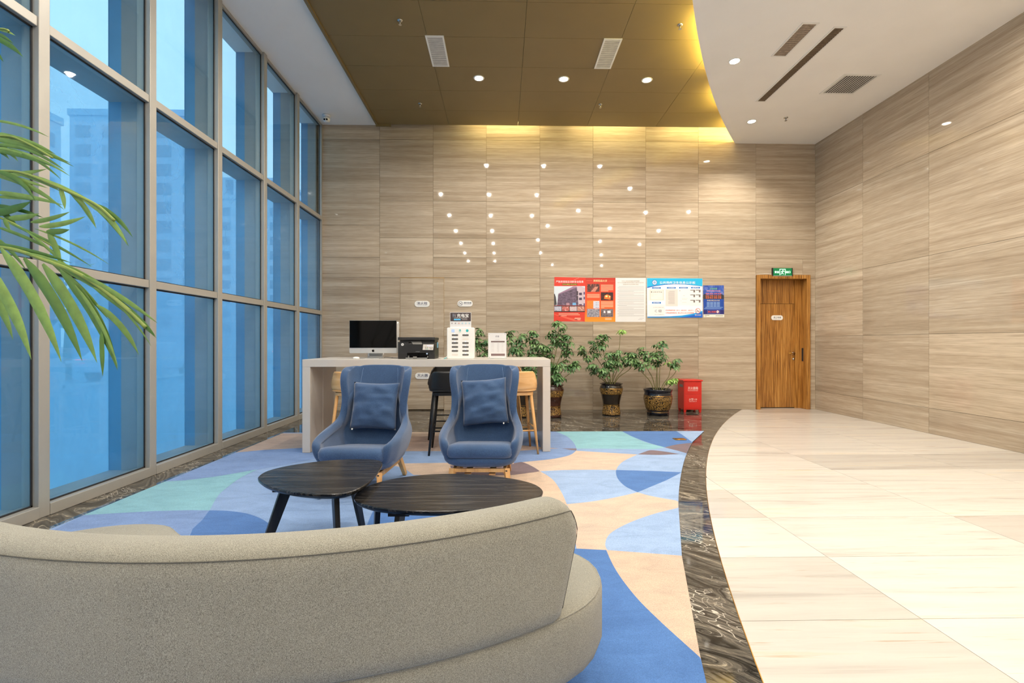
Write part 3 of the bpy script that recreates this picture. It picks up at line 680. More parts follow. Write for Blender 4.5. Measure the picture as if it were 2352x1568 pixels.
# lower right: deep blue field and beige sweep
edge1 = curve(P([(205, 812), (240, 890), (290, 970), (370, 1070), (480, 1180), (600, 1290), (700, 1380)], (1300, 900), 0.4473))
carpet_poly([(-2.6, -1.0)] + [(-2.6, 2.1)] + [on_z(1000, 1262, 0)] + [on_z(1325, 1262, 0)] + edge1 + [(0.75, 1.6), (0.6, -1.0)], DB)
beige_r = edge1 + [(2.2, 1.9), on_z(1567, 1278, 0)]
carpet_poly(beige_r, BEI2)
# beige mid sweep
c_l = curve(P([(210, 437), (330, 490), (385, 527), (460, 570), (530, 630), (600, 740), (650, 852), (680, 920), (700, 1000), (745, 1283)]))
tongue = curve(P([(1850, 850), (1755, 885), (1550, 935), (1350, 1000), (1200, 1065), (1090, 1130), (1040, 1190), (1028, 1260), (1048, 1305)]))
carpet_poly(P([(650, 852)]) + curve(P([(650, 852), (900, 825), (1150, 780), (1345, 735)])) + curve(P([(1345, 735), (1450, 765), (1600, 795), (1900, 845)])) + tongue + P([(745, 1290), (700, 1000), (680, 920)]), BEI)
carpet_poly(tongue + P([(1800, 1360)]), LB)
# beige strip between table and the light blue lens, brown lens under the right armchair
carpet_poly(P([(-700, 560), (80, 552), (385, 527)]) + c_l[10:32] + P([(530, 855), (340, 790), (0, 830)]), BEI2)
carpet_poly(P([(-500, 560), (-480, 470), (75, 455)]) + curve(P([(75, 455), (190, 435), (260, 455), (330, 490), (385, 527)])) + P([(250, 540), (80, 552)]), BRN)
carpet_poly(P([(120, 430), (200, 436), (80, 456), (40, 440)]), MBL)
# beige upper sweep
upper = curve(P([(210, 437), (480, 410), (620, 385), (700, 358), (745, 320)]))
lens_l = curve(P([(1345, 362), (1220, 420), (1160, 470), (1135, 515), (1135, 560), (1160, 615), (1230, 680), (1345, 735)]))
carpet_poly(upper + curve(P([(745, 325), (900, 335), (1150, 350), (1345, 362)])) + lens_l[:16] + P([(900, 512), (600, 516), (385, 527)]) + curve(P([(385, 527), (330, 490), (250, 450), (210, 437)])), BEI)
carpet_poly(P([(385, 527), (600, 516), (900, 512)]) + lens_l[15:] + curve(P([(1345, 735), (1150, 780), (900, 825), (650, 852)])) + curve(P([(650, 852), (600, 740), (530, 630), (460, 570), (385, 527)])), LB)
carpet_poly(P([(1135, 515), (1500, 525), (1780, 537)]) + curve(P([(1780, 537), (1640, 610), (1500, 670), (1345, 735)])) + list(reversed(lens_l[15:])), DB)
carpet_poly(P([(1345, 362), (1560, 367), (1755, 362), (1840, 380), (1800, 440), (1790, 537), (1500, 525), (1135, 515)]) + list(reversed(lens_l[:16])), LB)
carpet_poly(curve(P([(1345, 735), (1500, 670), (1640, 610), (1790, 533)])) + P([(1790, 700), (1790, 826)]) + curve(P([(1790, 826), (1600, 795), (1450, 765), (1345, 735)])), LB)
# far band
carpet_poly(P([(745, 300), (1500, 305), (1610, 290), (1750, 335), (1850, 350), (1850, 362), (1755, 358), (1560, 362), (1345, 361), (1150, 350), (900, 335), (745, 325)]), LB2)
carpet_poly(curve(P([(1345, 362), (1410, 338), (1480, 320), (1620, 335), (1755, 358)])) + P([(1550, 367)]), BRN)
carpet_poly(P([(475, 120), (1175, 120)]) + curve(P([(1175, 125), (1300, 190), (1450, 250), (1620, 292)])) + P([(1500, 310), (1000, 305), (475, 303)]), TEAL)
carpet_poly(P([(-150, 120), (475, 120)]) + curve(P([(540, 135), (600, 160), (660, 190), (720, 250), (745, 303)])) + P([(475, 303), (-150, 310)]), MBL)
carpet_poly(P([(1175, 120), (1710, 118)]) + curve(P([(1710, 122), (1780, 165), (1960, 240)])) + P([(1885, 248), (1740, 265), (1610, 292)]) + curve(P([(1610, 292), (1450, 245), (1300, 188), (1175, 125)])), DB)
carpet_poly(P([(1710, 118), (2000, 118), (1960, 240), (1780, 165)]), LB)
carpet_poly(curve(P([(1610, 292), (1740, 262), (1900, 246)])) + P([(1900, 350), (1740, 325)]), BRN)
carpet_poly(P([(580, 303), (745, 303), (745, 322), (690, 318)]), BRN)
carpet_poly(P([(-200, 330), (475, 306), (600, 303), (690, 318), (745, 322)]) + list(reversed(upper)) + P([(140, 437), (-200, 425)]), MBL)
carpet_poly(P([(-160, 300), (160, 268), (475, 296), (580, 303), (475, 306), (160, 328), (-200, 335)]), TAN)
# between the armchairs and the bar, towards the windows
Q = lambda pts: [on_z(x, y, 0) for x, y in pts]
carpet_poly(Q([(720, 1000), (900, 988), (1060, 988), (1060, 1037), (905, 1037), (720, 1040)]), TAN)
carpet_poly(Q([(880, 988), (1060, 988), (1060, 1002), (880, 1004)]), BEI2)
carpet_poly(Q([(880, 1066), (1180, 1062), (1180, 1094), (950, 1092), (926, 1075)]), BEI2)
carpet_poly(Q([(1034, 1070), (1200, 1066), (1238, 1084), (1180, 1092), (1040, 1096)]), BRN)
lw = lambda pts: P(pts, (100, 960), 0.28061)
carpet_poly(lw([(1940, 128), (2160, 128), (2160, 248), (1800, 265), (1560, 287)]), TAN)
carpet_poly(lw([(1560, 287), (1800, 265), (2160, 246), (2260, 330), (1740, 430), (1580, 455), (1400, 485), (1160, 515), (960, 525)]), MBL)
carpet_poly(lw([(950, 525)]) + curve(lw([(1160, 515), (1400, 485), (1580, 455), (1750, 425)])) + curve(lw([(1750, 425), (1620, 490), (1520, 560), (1430, 640), (1360, 762)])) + lw([(1200, 760), (900, 768), (600, 785), (280, 802)]), TEAL)
carpet_poly(lw([(280, 802), (600, 785), (900, 768), (1200, 760), (1358, 762), (1300, 840), (1220, 915), (1100, 1120), (-300, 1120)]), MBL)
carpet_poly(lw([(1358, 762), (1500, 765)]) + curve(lw([(1500, 765), (1650, 785), (1770, 825), (1850, 880), (1880, 960), (1860, 1060)])) + lw([(1160, 1060), (1220, 915), (1300, 840)]), DB)
carpet_poly(curve(Q([(840, 1215), (862, 1170), (900, 1156), (960, 1156), (1010, 1180), (1030, 1230)])), DB)
carpet = tag(obj('carpet', carp, [cm_ for cm_ in CM]), 'blue, teal and beige carpet patterned with large overlapping curves', 'carpet')
GZ = 0.0085      # pile height on which furniture stands
fs = thing('floor_socket', 'small brass floor socket cover in the far right of the carpet', 'socket', (on_z(1561, 1010, 0)[0], on_z(1561, 1010, 0)[1], GZ))
obj('cover_plate', MB().quadbox(-0.075, 0.075, -0.055, 0.055, 0, 0.006), 'brass', fs, bevel=0.002)
obj('lid', MB().quadbox(-0.05, 0.05, -0.035, 0.035, 0.006, 0.009), 'brass', fs, bevel=0.001)

# ================================================================== CEILING FITTINGS
WH = 'white_plastic'
def downlight(label, x, y, z, group, power=DOWN_W):
    t = thing('downlight', label, 'downlight', (x, y, z), group=group)
    obj('trim_ring', MB().lathe([(0.058, 0.012), (0.058, 0.0), (0.064, -0.006), (0.078, -0.006), (0.082, 0.0)], 28, cap=(False, False)), WH, t, smooth=True)
    obj('lens', MB().lathe([(0.0575, -0.002), (0.0575, 0.004)], 28), 'lamp', t)
    ld = bpy.data.lights.new('downlight_beam', 'SPOT'); ld.energy = power; ld.color = DOWN_COL; ld.spot_size = math.radians(176); ld.spot_blend = 0.6
    ld.shadow_soft_size = 0.028
    lo = bpy.data.objects.new('lamp_beam', ld); COL.objects.link(lo); lo.parent = t; lo.location = (0, 0, -0.02)
    return t
rowY = [7.16, 5.08, 3.0, 0.95, -1.15, -3.2, -5.25]
rown = ['in the row nearest the far wall', 'in the second row from the far wall', 'in the third row from the far wall', 'in the row above the viewer', 'in the row just behind the viewer', 'in the sixth row from the far wall', 'in the last row from the far wall']
for j, y in enumerate(rowY):
    cs = [(-0.345, 'left'), (0.925, 'middle'), (2.18, 'right')] if j < 2 else [(-0.345, 'left'), (0.925, 'right')]
    if j == 1: cs = [(-1.62, 'leftmost'), (-0.345, 'second'), (0.925, 'third')]
    if j >= 2: cs = [(-1.62, 'leftmost')] + [(-0.345, 'middle'), (0.925 if j < 5 else 0.6, 'rightmost')]
    for x, nm in cs:
        downlight('round downlight in the brown ceiling, %s one %s' % (nm, rown[j]), x, y, Z_BROWN, 'downlights in the brown ceiling')
wl = [(4.22, 8.01, 'nearest the far wall'), (3.09, 6.30, 'left of the slatted vents'), (2.15, 4.35, 'near the curved edge above the border'), (4.1, 4.2, 'in the middle before the vents'),
      (5.3, 4.3, 'beside the right wall'), (1.45, 2.6, 'near the curved edge above the sofa'), (3.5, 2.3, 'in the middle above the cream floor'), (5.2, 2.0, 'by the right wall level with the sofa'),
      (1.3, 0.5, 'near the curved edge above the viewer'), (3.6, 0.3, 'above the cream floor beside the viewer'), (5.2, -0.2, 'by the right wall beside the viewer'), (1.6, -2.0, 'near the curve behind the viewer'), (4.2, -2.4, 'above the cream floor behind the viewer'), (2.4, -5.0, 'far behind the viewer at the left'), (4.8, -5.2, 'far behind the viewer at the right')]
for x, y, nm in wl:
    dl_ = downlight('round downlight in the lowered white ceiling, ' + nm, x, y, Z_WHITE, 'downlights in the white ceiling', DOWN_W * (1.9 if y > 8 else 1.0))
    if y > 8:
        for ch in dl_.children:
            if ch.type == 'LIGHT': ch.data.spot_size = math.radians(124); ch.data.spot_blend = 0.65
def vent(label, x0, x1, y0, y1, z, slat, n, along='x', border=0.022, frame=WH, t_=0.006):
    cx_, cy_ = (x0 + x1) / 2, (y0 + y1) / 2
    t = thing('ceiling_vent', label, 'air vent', (cx_, cy_, z))
    a, b = (x1 - x0) / 2, (y1 - y0) / 2; e = border
    obj('frame', MB().quadbox(-a, a, -b, -b + e, -0.008, 0.006).quadbox(-a, a, b - e, b, -0.008, 0.006).quadbox(-a, -a + e, -b + e, b - e, -0.008, 0.006).quadbox(a - e, a, -b + e, b - e, -0.008, 0.006), frame, t)
    obj('duct_shade_sheet', MB().quadbox(-a + e, a - e, -b + e, b - e, -0.001, 0.0005), 'void', t)  # thin dark sheet painted as the shade inside the duct
    for i in range(n):
        if along == 'x':
            yc = -b + e + (2 * b - 2 * e) * (i + 0.5) / n; w_ = (2 * b - 2 * e) / n
            mb = MB().beam((-a + e, yc, -0.004), (a - e, yc, -0.004), w_ * 0.6, 0.0025, up=(0, 0.35, 1))
        else:
            xc = -a + e + (2 * a - 2 * e) * (i + 0.5) / n; w_ = (2 * a - 2 * e) / n
            mb = MB().beam((xc, -b + e, -0.004), (xc, b - e, -0.004), w_ * 0.42, 0.003, up=(0.1, 0, 1))
        obj('slat', mb, slat, t)
    return t
vent('white-framed slatted vent in the brown ceiling, the left one', -0.99, -0.75, 6.175, 6.862, Z_BROWN, 'slat_light', 15)
vent('white-framed slatted vent in the brown ceiling, the right one', 1.325, 1.565, 6.187, 6.867, Z_BROWN, 'slat_light', 15)
vent('short slatted vent in the lowered white ceiling nearest the curve', 3.51, 3.71, 5.52, 6.18, Z_WHITE, 'slat_tan', 17, border=0.02)
vent('long narrow slatted vent in the lowered white ceiling', 3.93, 4.082, 5.583, 7.344, Z_WHITE, 'slat_dark', 46, border=0.02)
vent('square vent with bold bars in the lowered white ceiling by the right wall', 4.765, 5.288, 6.565, 7.10, Z_WHITE, 'slat_light', 12, 'y', 0.035)
def sprinkler(label, u, v, z):
    x, y = on_z(u, v, z)
    t = thing('sprinkler_head', label, 'sprinkler', (x, y, z))
    obj('escutcheon', MB().lathe([(0.034, 0.0), (0.034, -0.004), (0.02, -0.012), (0.012, -0.014)], 18), 'chrome', t, smooth=True)
    obj('nozzle', MB().lathe([(0.010, -0.012), (0.010, -0.035), (0.004, -0.04), (0.004, -0.05)], 12), 'chrome', t, smooth=True)
    obj('deflector', MB().lathe([(0.020, -0.05), (0.020, -0.053)], 14), 'chrome', t)
sprinkler('sprinkler head in the brown ceiling, nearest the top left of the photo', 919, 47, Z_BROWN)
sprinkler('sprinkler head in the brown ceiling near the far wall, the left one', 965, 238, Z_BROWN)
sprinkler('sprinkler head in the brown ceiling near the far wall, the right one', 1379, 240, Z_BROWN)
sprinkler('sprinkler head in the brown ceiling beside the glowing curved edge', 1562, 57, Z_BROWN)
sprinkler('sprinkler head in the lowered white ceiling', 1805, 270, Z_WHITE)
x, y = on_z(756, 271, Z_SOFFIT)
t = thing('security_camera', 'small white dome security camera on the soffit in the far window corner', 'camera', (x, y - 0.12, Z_SOFFIT))
obj('mount', MB().lathe([(0.062, 0.0), (0.062, -0.03), (0.05, -0.04)], 24), WH, t, smooth=True)
obj('ball', MB().lathe([(0.02, -0.04), (0.05, -0.055), (0.058, -0.085), (0.05, -0.115), (0.02, -0.13)], 24), WH, t, smooth=True)
for q in (-0.022, 0.02): obj('lens', MB().lathe([(0.015, 0), (0.015, 0.012)], 14), 'black_gloss', t, (q, -0.045, -0.10), (PI / 2 + 0.3, 0, 0))

# ================================================================== SOFA
def rrect(Ls, Wr, rc, nc=8, nl=36, nw=6):
    """rounded rectangle outline in (s, r), counter-clockwise"""
    rc = min(rc, Ls - 0.002, Wr - 0.002); pts = []
    for cx_, cy_, a0, n, d in ((Ls - rc, -(Wr - rc), -PI / 2, nw, (0, 1)), (Ls - rc, Wr - rc, 0, nl, (-1, 0)), (-(Ls - rc), Wr - rc, PI / 2, nw, (0, -1)), (-(Ls - rc), -(Wr - rc), PI, nl, (1, 0))):
        for i in range(nc + 1):
            t = a0 + PI / 2 * i / nc; pts.append((cx_ + rc * math.cos(t), cy_ + rc * math.sin(t)))
        ln = 2 * ((Wr if d[0] == 0 else Ls) - rc)
        x, y = pts[-1]
        for i in range(1, n): pts.append((x + d[0] * ln * i / n, y + d[1] * ln * i / n))
    return pts
SC = (-0.80, 2.86)
def bend(pts, mid, Rm, z): return [((Rm + r) * math.cos(mid + s / Rm), (Rm + r) * math.sin(mid + s / Rm), z) for s, r in pts]
R_ = math.radians
sofa = thing('curved_sofa', 'large curved sofa in heather grey fabric seen from behind in the foreground', 'sofa', (SC[0], SC[1], GZ))
bm_mid, bm_R = R_(265.4), 1.335
bL, bW = R_(53.6) * bm_R, 0.385
rings = [bend(rrect(bL - i, bW - i, 0.30 - i * 0.6), bm_mid, bm_R, z) for z, i in ((0.165, 0.07), (0.172, 0.035), (0.195, 0.01), (0.23, 0.0), (0.37, 0.0), (0.394, 0.003), (0.404, 0.010), (0.409, 0.024), (0.412, 0.06), (0.413, 0.12))]
obj('seat_base', MB().loops(rings), 'sofa', sofa, smooth=True)
bk_mid, bk_R = R_(258.3), 1.662
kL, kW = R_(49.8) * bk_R, 0.068
def bl(z):
    d = 0.0
    if z > 0.62: d = 0.15 * (1 - math.sqrt(max(0.0, 1 - ((z - 0.62) / 0.165) ** 2)))
    return kL - d - 0.075 * max(0, (0.66 - z) / 0.26)
rings = [bend(rrect(bl(z) - i * 0.5, kW - i, 0.075), bk_mid, bk_R, z) for z, i in ((0.405, 0.012), (0.415, 0.002), (0.45, 0.0), (0.55, 0.0), (0.63, 0.0), (0.68, 0.0), (0.712, 0.002), (0.731, 0.008), (0.744, 0.018), (0.752, 0.032), (0.757, 0.046), (0.758, 0.056))]
back = obj('backrest', MB().loops(rings), 'sofa', sofa, smooth=True)
zs = 0.728
sp = [((1.73 - 0.0045) * math.cos(a), (1.73 - 0.0045) * math.sin(a), zs) for a in [bk_mid + (bl(zs) - 0.03) / bk_R * t for t in frange(-1, 1, 60)]]
for z_ in frange(0.72, 0.43, 14):      # the seam turns down the end of the backrest
    a = bk_mid + (bl(z_) - 0.0193) / bk_R; sp.append((1.7108 * math.cos(a), 1.7108 * math.sin(a), z_))
obj('seam', MB().tube(sp, 0.0015, 6), 'thread', back, smooth=True)
pp = bend(rrect(bL - 0.007, bW - 0.007, 0.296), bm_mid, bm_R, 0.401)
obj('piping', MB().tube(pp + pp[:1], 0.003, 6), 'sofa', sofa, smooth=True)
for a in (218, 240, 263, 286, 307):
    for r in (1.10, 1.58): obj('foot', MB().lathe([(0.022, 0.0), (0.028, 0.17)], 14), 'black_wood', sofa, (r * math.cos(R_(a)), r * math.sin(R_(a)), 0), smooth=True)

# ================================================================== COFFEE TABLES
def smooth_closed(pts, n=6):
    k = len(pts); out = []
    for i in range(k):
        p0, p1, p2, p3 = pts[i - 1], pts[i], pts[(i + 1) % k], pts[(i + 2) % k]
        for j in range(n):
            t = j / n
            out.append(tuple(0.5 * ((2 * b) + (-a + c_) * t + (2 * a - 5 * b + 4 * c_ - d) * t * t + (-a + 3 * b - 3 * c_ + d) * t ** 3) for a, b, c_, d in zip(p0, p1, p2, p3)))
    return out
def inset(poly, d):
    k = len(poly); area = sum(poly[i - 1][0] * poly[i][1] - poly[i][0] * poly[i - 1][1] for i in range(k)); sg = 1 if area > 0 else -1
    out = []
    for i in range(k):
        ax, ay = poly[i - 1]; bx_, by_ = poly[(i + 1) % k]; dx_, dy_ = bx_ - ax, by_ - ay; l = math.hypot(dx_, dy_) or 1
        out.append((poly[i][0] - sg * dy_ / l * d, poly[i][1] + sg * dx_ / l * d))
    return out
def coffee_table(label, outline, h, legs):
    cx_ = sum(p[0] for p in outline) / len(outline); cy_ = sum(p[1] for p in outline) / len(outline)
    t = thing('coffee_table', label, 'table', (cx_, cy_, GZ), group='black coffee tables between sofa and armchairs')
    o = smooth_closed([(x - cx_, y - cy_) for x, y in outline]); h -= GZ
    obj('table_top', MB().loops([[(x, y, h - z) for x, y in inset(o, i)] for z, i in ((0.036, 0.03), (0.026, 0.012), (0.014, 0.001), (0.004, 0.0), (0.0, 0.004))]), 'black_oak', t, smooth=False)
    for (x, y, fx, fy) in legs:
        x -= cx_; y -= cy_; fx -= cx_; fy -= cy_
        ang = math.atan2(fy - y, fx - x)
        lg = obj('leg', MB().beam((x, y, h - 0.055), (fx, fy, 0.006), 0.030, 0.062, 0.024, 0.042, up=(math.cos(ang), math.sin(ang), 0.2)), 'black_wood', t, bevel=0.003)
        obj('mounting_plate', MB().quadbox(x - 0.055, x + 0.055, y - 0.05, y + 0.05, h - 0.056, h - 0.0365), 'black_wood', lg)
    return t
lt_ = [(-1.47, 2.96), (-1.43, 2.84), (-1.30, 2.70), (-1.13, 2.60), (-0.95, 2.555), (-0.83, 2.58), (-0.775, 2.70), (-0.765, 2.86), (-0.775, 3.04), (-0.80, 3.22), (-0.87, 3.30), (-1.02, 3.32), (-1.20, 3.28), (-1.36, 3.18), (-1.45, 3.07)]
rt_ = [(-0.825, 2.73), (-0.79, 2.60), (-0.67, 2.50), (-0.50, 2.445), (-0.30, 2.43), (-0.10, 2.46), (0.08, 2.53), (0.195, 2.63), (0.235, 2.75), (0.195, 2.88), (0.08, 2.99), (-0.09, 3.075), (-0.29, 3.12), (-0.50, 3.10), (-0.67, 3.02), (-0.785, 2.89)]
coffee_table('black triangular coffee table with rounded corners in front of the left armchair', lt_, 0.45, [(-1.26, 2.82, -1.37, 2.74), (-0.94, 2.72, -0.90, 2.66), (-0.98, 3.14, -0.94, 3.24)])
coffee_table('black oval coffee table with scratched top just behind the sofa back', rt_, 0.40, [(-0.70, 2.71, -0.735, 2.80), (-0.54, 2.56, -0.57, 2.48), (0.03, 2.68, 0.09, 2.63), (-0.05, 2.95, -0.02, 3.03)])

# ================================================================== WINGBACK ARMCHAIRS
SEC = [(0.205, .20, .17, -.22), (0.225, .26, .225, -.29), (0.26, .305, .262, -.335), (0.32, .332, .29, -.362), (0.38, .347, .307, -.374), (0.425, .352, .316, -.366), (0.452, .352, .322, -.335), (0.472, .349, .326, -.265),
       (0.492, .343, .330, -.155), (0.512, .335, .333, -.045), (0.532, .324, .337, .05), (0.556, .314, .341, .115), (0.60, .307, .348, .155), (0.66, .304, .357, .178), (0.72, .305, .368, .192), (0.78, .312, .381, .192),
       (0.84, .322, .397, .188), (0.90, .330, .413, .195), (0.955, .332, .428, .215), (0.99, .328, .438, .24), (1.010, .319, .444, .27), (1.022, .304, .447, .31)]
def sec_at(z):
    for a, b in zip(SEC[:-1], SEC[1:]):
        if z <= b[0]:
            t = (z - a[0]) / (b[0] - a[0]); return [p + (q - p) * t for p, q in zip(a, b)]
    return list(SEC[-1])
def shell_pt(t, z, off=0.0):
    _, w_, yb, yf = sec_at(z)
    rc = min(0.17, max(0.04, yb - yf - 0.01)); s = 1 if t >= 0 else -1; a = abs(t)
    k = min(1.0, max(0.0, (z - 0.68) / 0.14)); k = k * k * (3 - 2 * k)
    if k > 0:      # wings splay outwards and forwards from the flat centre of the back
        if a <= 0.5: vx, vy = w_ * 0.64 * a / 0.5, yb - 0.012 * (a / 0.5) ** 3
        else:
            q = (a - 0.5) / 0.5; vx = w_ * (0.64 + 0.36 * math.sin(q * PI / 2) ** 0.9); vy = yb - 0.012 - (yb - 0.012 - yf) * q ** 1.25
        vx -= off * 0.4; vy -= off
        if k >= 1: return Vector((s * vx, vy, z))
        u_ = shell_u(t, z, off)
        return Vector((u_.x + (s * vx - u_.x) * k, u_.y + (vy - u_.y) * k, z))
    return shell_u(t, z, off)
def shell_u(t, z, off=0.0):
    _, w_, yb, yf = sec_at(z)
    rc = min(0.17, max(0.04, yb - yf - 0.01)); s = 1 if t >= 0 else -1; a = abs(t)
    if a > 0.5:
        q = (a - 0.5) / 0.5; x = w_ * (1 + 0.035 * math.sin(q * PI) if z < 0.6 else 1.0) - off; y = (yb - rc) + (yf - (yb - rc)) * q
        if z < 0.56: x -= 0.035 * max(0, q - 0.7) / 0.3
        return Vector((s * x, y, z))
    an = a / 0.5 * PI / 2
    return Vector((s * (w_ - off) * math.sin(an) ** 0.62, yb - rc + (rc - off) * math.cos(an) ** 0.75 if math.cos(an) > 0 else yb - rc, z))
def make_armchair():
    t = thing('wingback_armchair', 'x', 'armchair')
    ts = frange(-1, 1, 40)
    mb = MB().loops([[shell_pt(q, s[0]) for q in ts] for s in SEC], closed=False, caps=False)
    sh = obj('shell', mb, 'chair_blue', t, smooth=True)
    so = sh.modifiers.new('thickness', 'SOLIDIFY'); so.thickness = 0.068; so.offset = -1
    sb = sh.modifiers.new('subdivision', 'SUBSURF'); sb.levels = 1; sb.render_levels = 1
    # seat pan: the bucket that carries the cushion and curls up in front of it
    def pan(w_, d0, d1, r): return [(x, y + (d0 + d1) / 2) for x, y in rrect(w_, (d1 - d0) / 2, r, 8, 8, 8)]
    rg = [[(x, y, z) for x, y in pan(w_, a, b, r)] for z, w_, a, b, r in ((0.198, .20, -.25, .15, .1), (0.205, .245, -.30, .19, .13), (0.225, .285, -.345, .22, .15), (0.25, .305, -.368, .24, .16), (0.275, .312, -.374, .25, .16), (0.29, .305, -.368, .25, .16), (0.296, .28, -.34, .24, .15))]
    obj('seat_pan', MB().loops(rg), 'chair_blue', t, smooth=True)
    rg = [[(x, y, z + 0.018 - 0.16 * max(0.0, y + 0.33) * (1 if z > 0.34 else 0.45)) for x, y in pan(w_, a, b, r)] for z, w_, a, b, r in ((0.268, .235, -.33, .2, .06), (0.276, .262, -.370, .22, .065), (0.30, .272, -.392, .24, .07), (0.345, .272, -.392, .24, .07), (0.372, .262, -.376, .23, .07), (0.384, .235, -.335, .21, .06), (0.388, .18, -.27, .17, .05))]
    obj('seat_cushion', MB().loops(rg), 'chair_blue', t, smooth=True)
    for s in (-1, 1):
        zz = [(0.30, 0.985), (0.33, 0.94), (0.36, 0.86), (0.40, 0.82)]
        pts = [shell_pt(s * tt, z, 0.070) + Vector((0, -0.002, 0)) for tt, z in [(0.47, 1.005), (0.47, 0.96), (0.48, 0.91), (0.50, 0.86), (0.56, 0.815), (0.66, 0.785), (0.82, 0.77)]]
        obj('seam', MB().tube(curve([tuple(p) for p in pts], 4), 0.0014, 5), 'blue_thread', sh)
    fr = obj('base_frame', MB().quadbox(-.215, .215, -.325, -.300, .168, .198).quadbox(-.215, .215, .215, .245, .150, .198).beam((-.21, -.31, .175), (-.21, .23, .175), .028, .046).beam((.21, -.31, .175), (.21, .23, .175), .028, .046)
        .quadbox(-.13, -.075, -.292, .21, .135, .150).quadbox(.075, .13, -.292, .21, .135, .150), 'oak', t, bevel=0.003)
    for x, y, fx, fy in ((-.225, -.315, -.245, -.375), (.225, -.315, .245, -.375), (-.215, .235, -.235, .36), (.215, .235, .235, .36)):
        lg = obj('leg', MB().beam((x, y, .198), (fx, fy, 0.007), .044, .044, .034, .034), 'oak', t, bevel=0.003)
        if y < 0 and x > 0:
            for z in (0.165, 0.185): obj('dowel', MB().quadbox(x - 0.008, x + 0.006, y - 0.032, y - 0.027, z - 0.005, z + 0.005), 'gasket', lg)
    return t
ac = make_armchair()
ac.location = (-1.178, 4.19, GZ); ac.rotation_euler = (0, 0, R_(-5)); tag(ac, 'slate-blue wingback armchair on oak legs behind the triangular table', group='blue wingback armchairs')
ac2 = copy_tree(ac); ac2.location = (-0.175, 4.30, GZ); ac2.rotation_euler = (0, 0, R_(-2)); ac2['label'] = 'slate-blue wingback armchair on oak legs behind the oval table'
def make_pillow(seed):
    n = 22; top = []; bot = []; S = 0.215
    for j in range(n + 1):
        rt, rb = [], []
        for i in range(n + 1):
            u, v = 2 * i / n - 1, 2 * j / n - 1
            e = max(0, (1 - abs(u) ** 2.4)) ** 0.55 * max(0, (1 - abs(v) ** 2.4)) ** 0.55
            pinch = 1 - 0.055 * (1 - v * v) * abs(u) ** 3; pinch2 = 1 - 0.055 * (1 - u * u) * abs(v) ** 3
            x, z = u * S * pinch, v * S * pinch2
            wr = (mnoise.noise(Vector((u * 2.2 + seed, v * 5.0, seed))) * 0.020 + 0.007 * math.sin(9 * v + 4 * u * u + seed) * (0.25 + abs(u)) * (1 if v < 0.3 else 0.4)) * min(1, e * 1.6)
            h = 0.068 * e
            rt.append((x, -h - wr, z)); rb.append((x, h, z))
        top.append(rt); bot.append(rb)
    return MB().loops(top, closed=False, caps=False).loops(bot, closed=False, caps=False)
def pillow(label, chair, dx_, dy_, dz_, tilt, roll, seed):
    m = chair.matrix_basis if False else Matrix.Translation(chair.location) @ Matrix.Rotation(chair.rotation_euler.z, 4, 'Z')
    p = m @ Vector((dx_, dy_, dz_))
    t = thing('throw_pillow', label, 'pillow', p, group='blue throw pillows on the armchairs'); t.rotation_euler = (tilt, roll, chair.rotation_euler.z)
    mb = make_pillow(seed); me = mb.mesh('cover', 'chair_blue', True)
    bm = bmesh.new(); bm.from_mesh(me); bmesh.ops.remove_doubles(bm, verts=bm.verts, dist=0.0006); bmesh.ops.recalc_face_normals(bm, faces=bm.faces); bm.to_mesh(me); bm.free()
    me.polygons.foreach_set('use_smooth', [True] * len(me.polygons))
    o = put('cover', me, t)
    sx = -0.185 if seed < 2 else 0.165
    obj('zip_pull', MB().quadbox(sx - 0.006, sx + 0.006, -0.012, -0.006, -0.222, -0.208), 'white_plastic', t)
pillow('upright square blue pillow on the left armchair', ac, 0.0, 0.205, 0.668, R_(-13), R_(1), 1.3)
pillow('tilted square blue pillow on the right armchair', ac2, 0.005, 0.21, 0.690, R_(-13), R_(-4.5), 4.7)

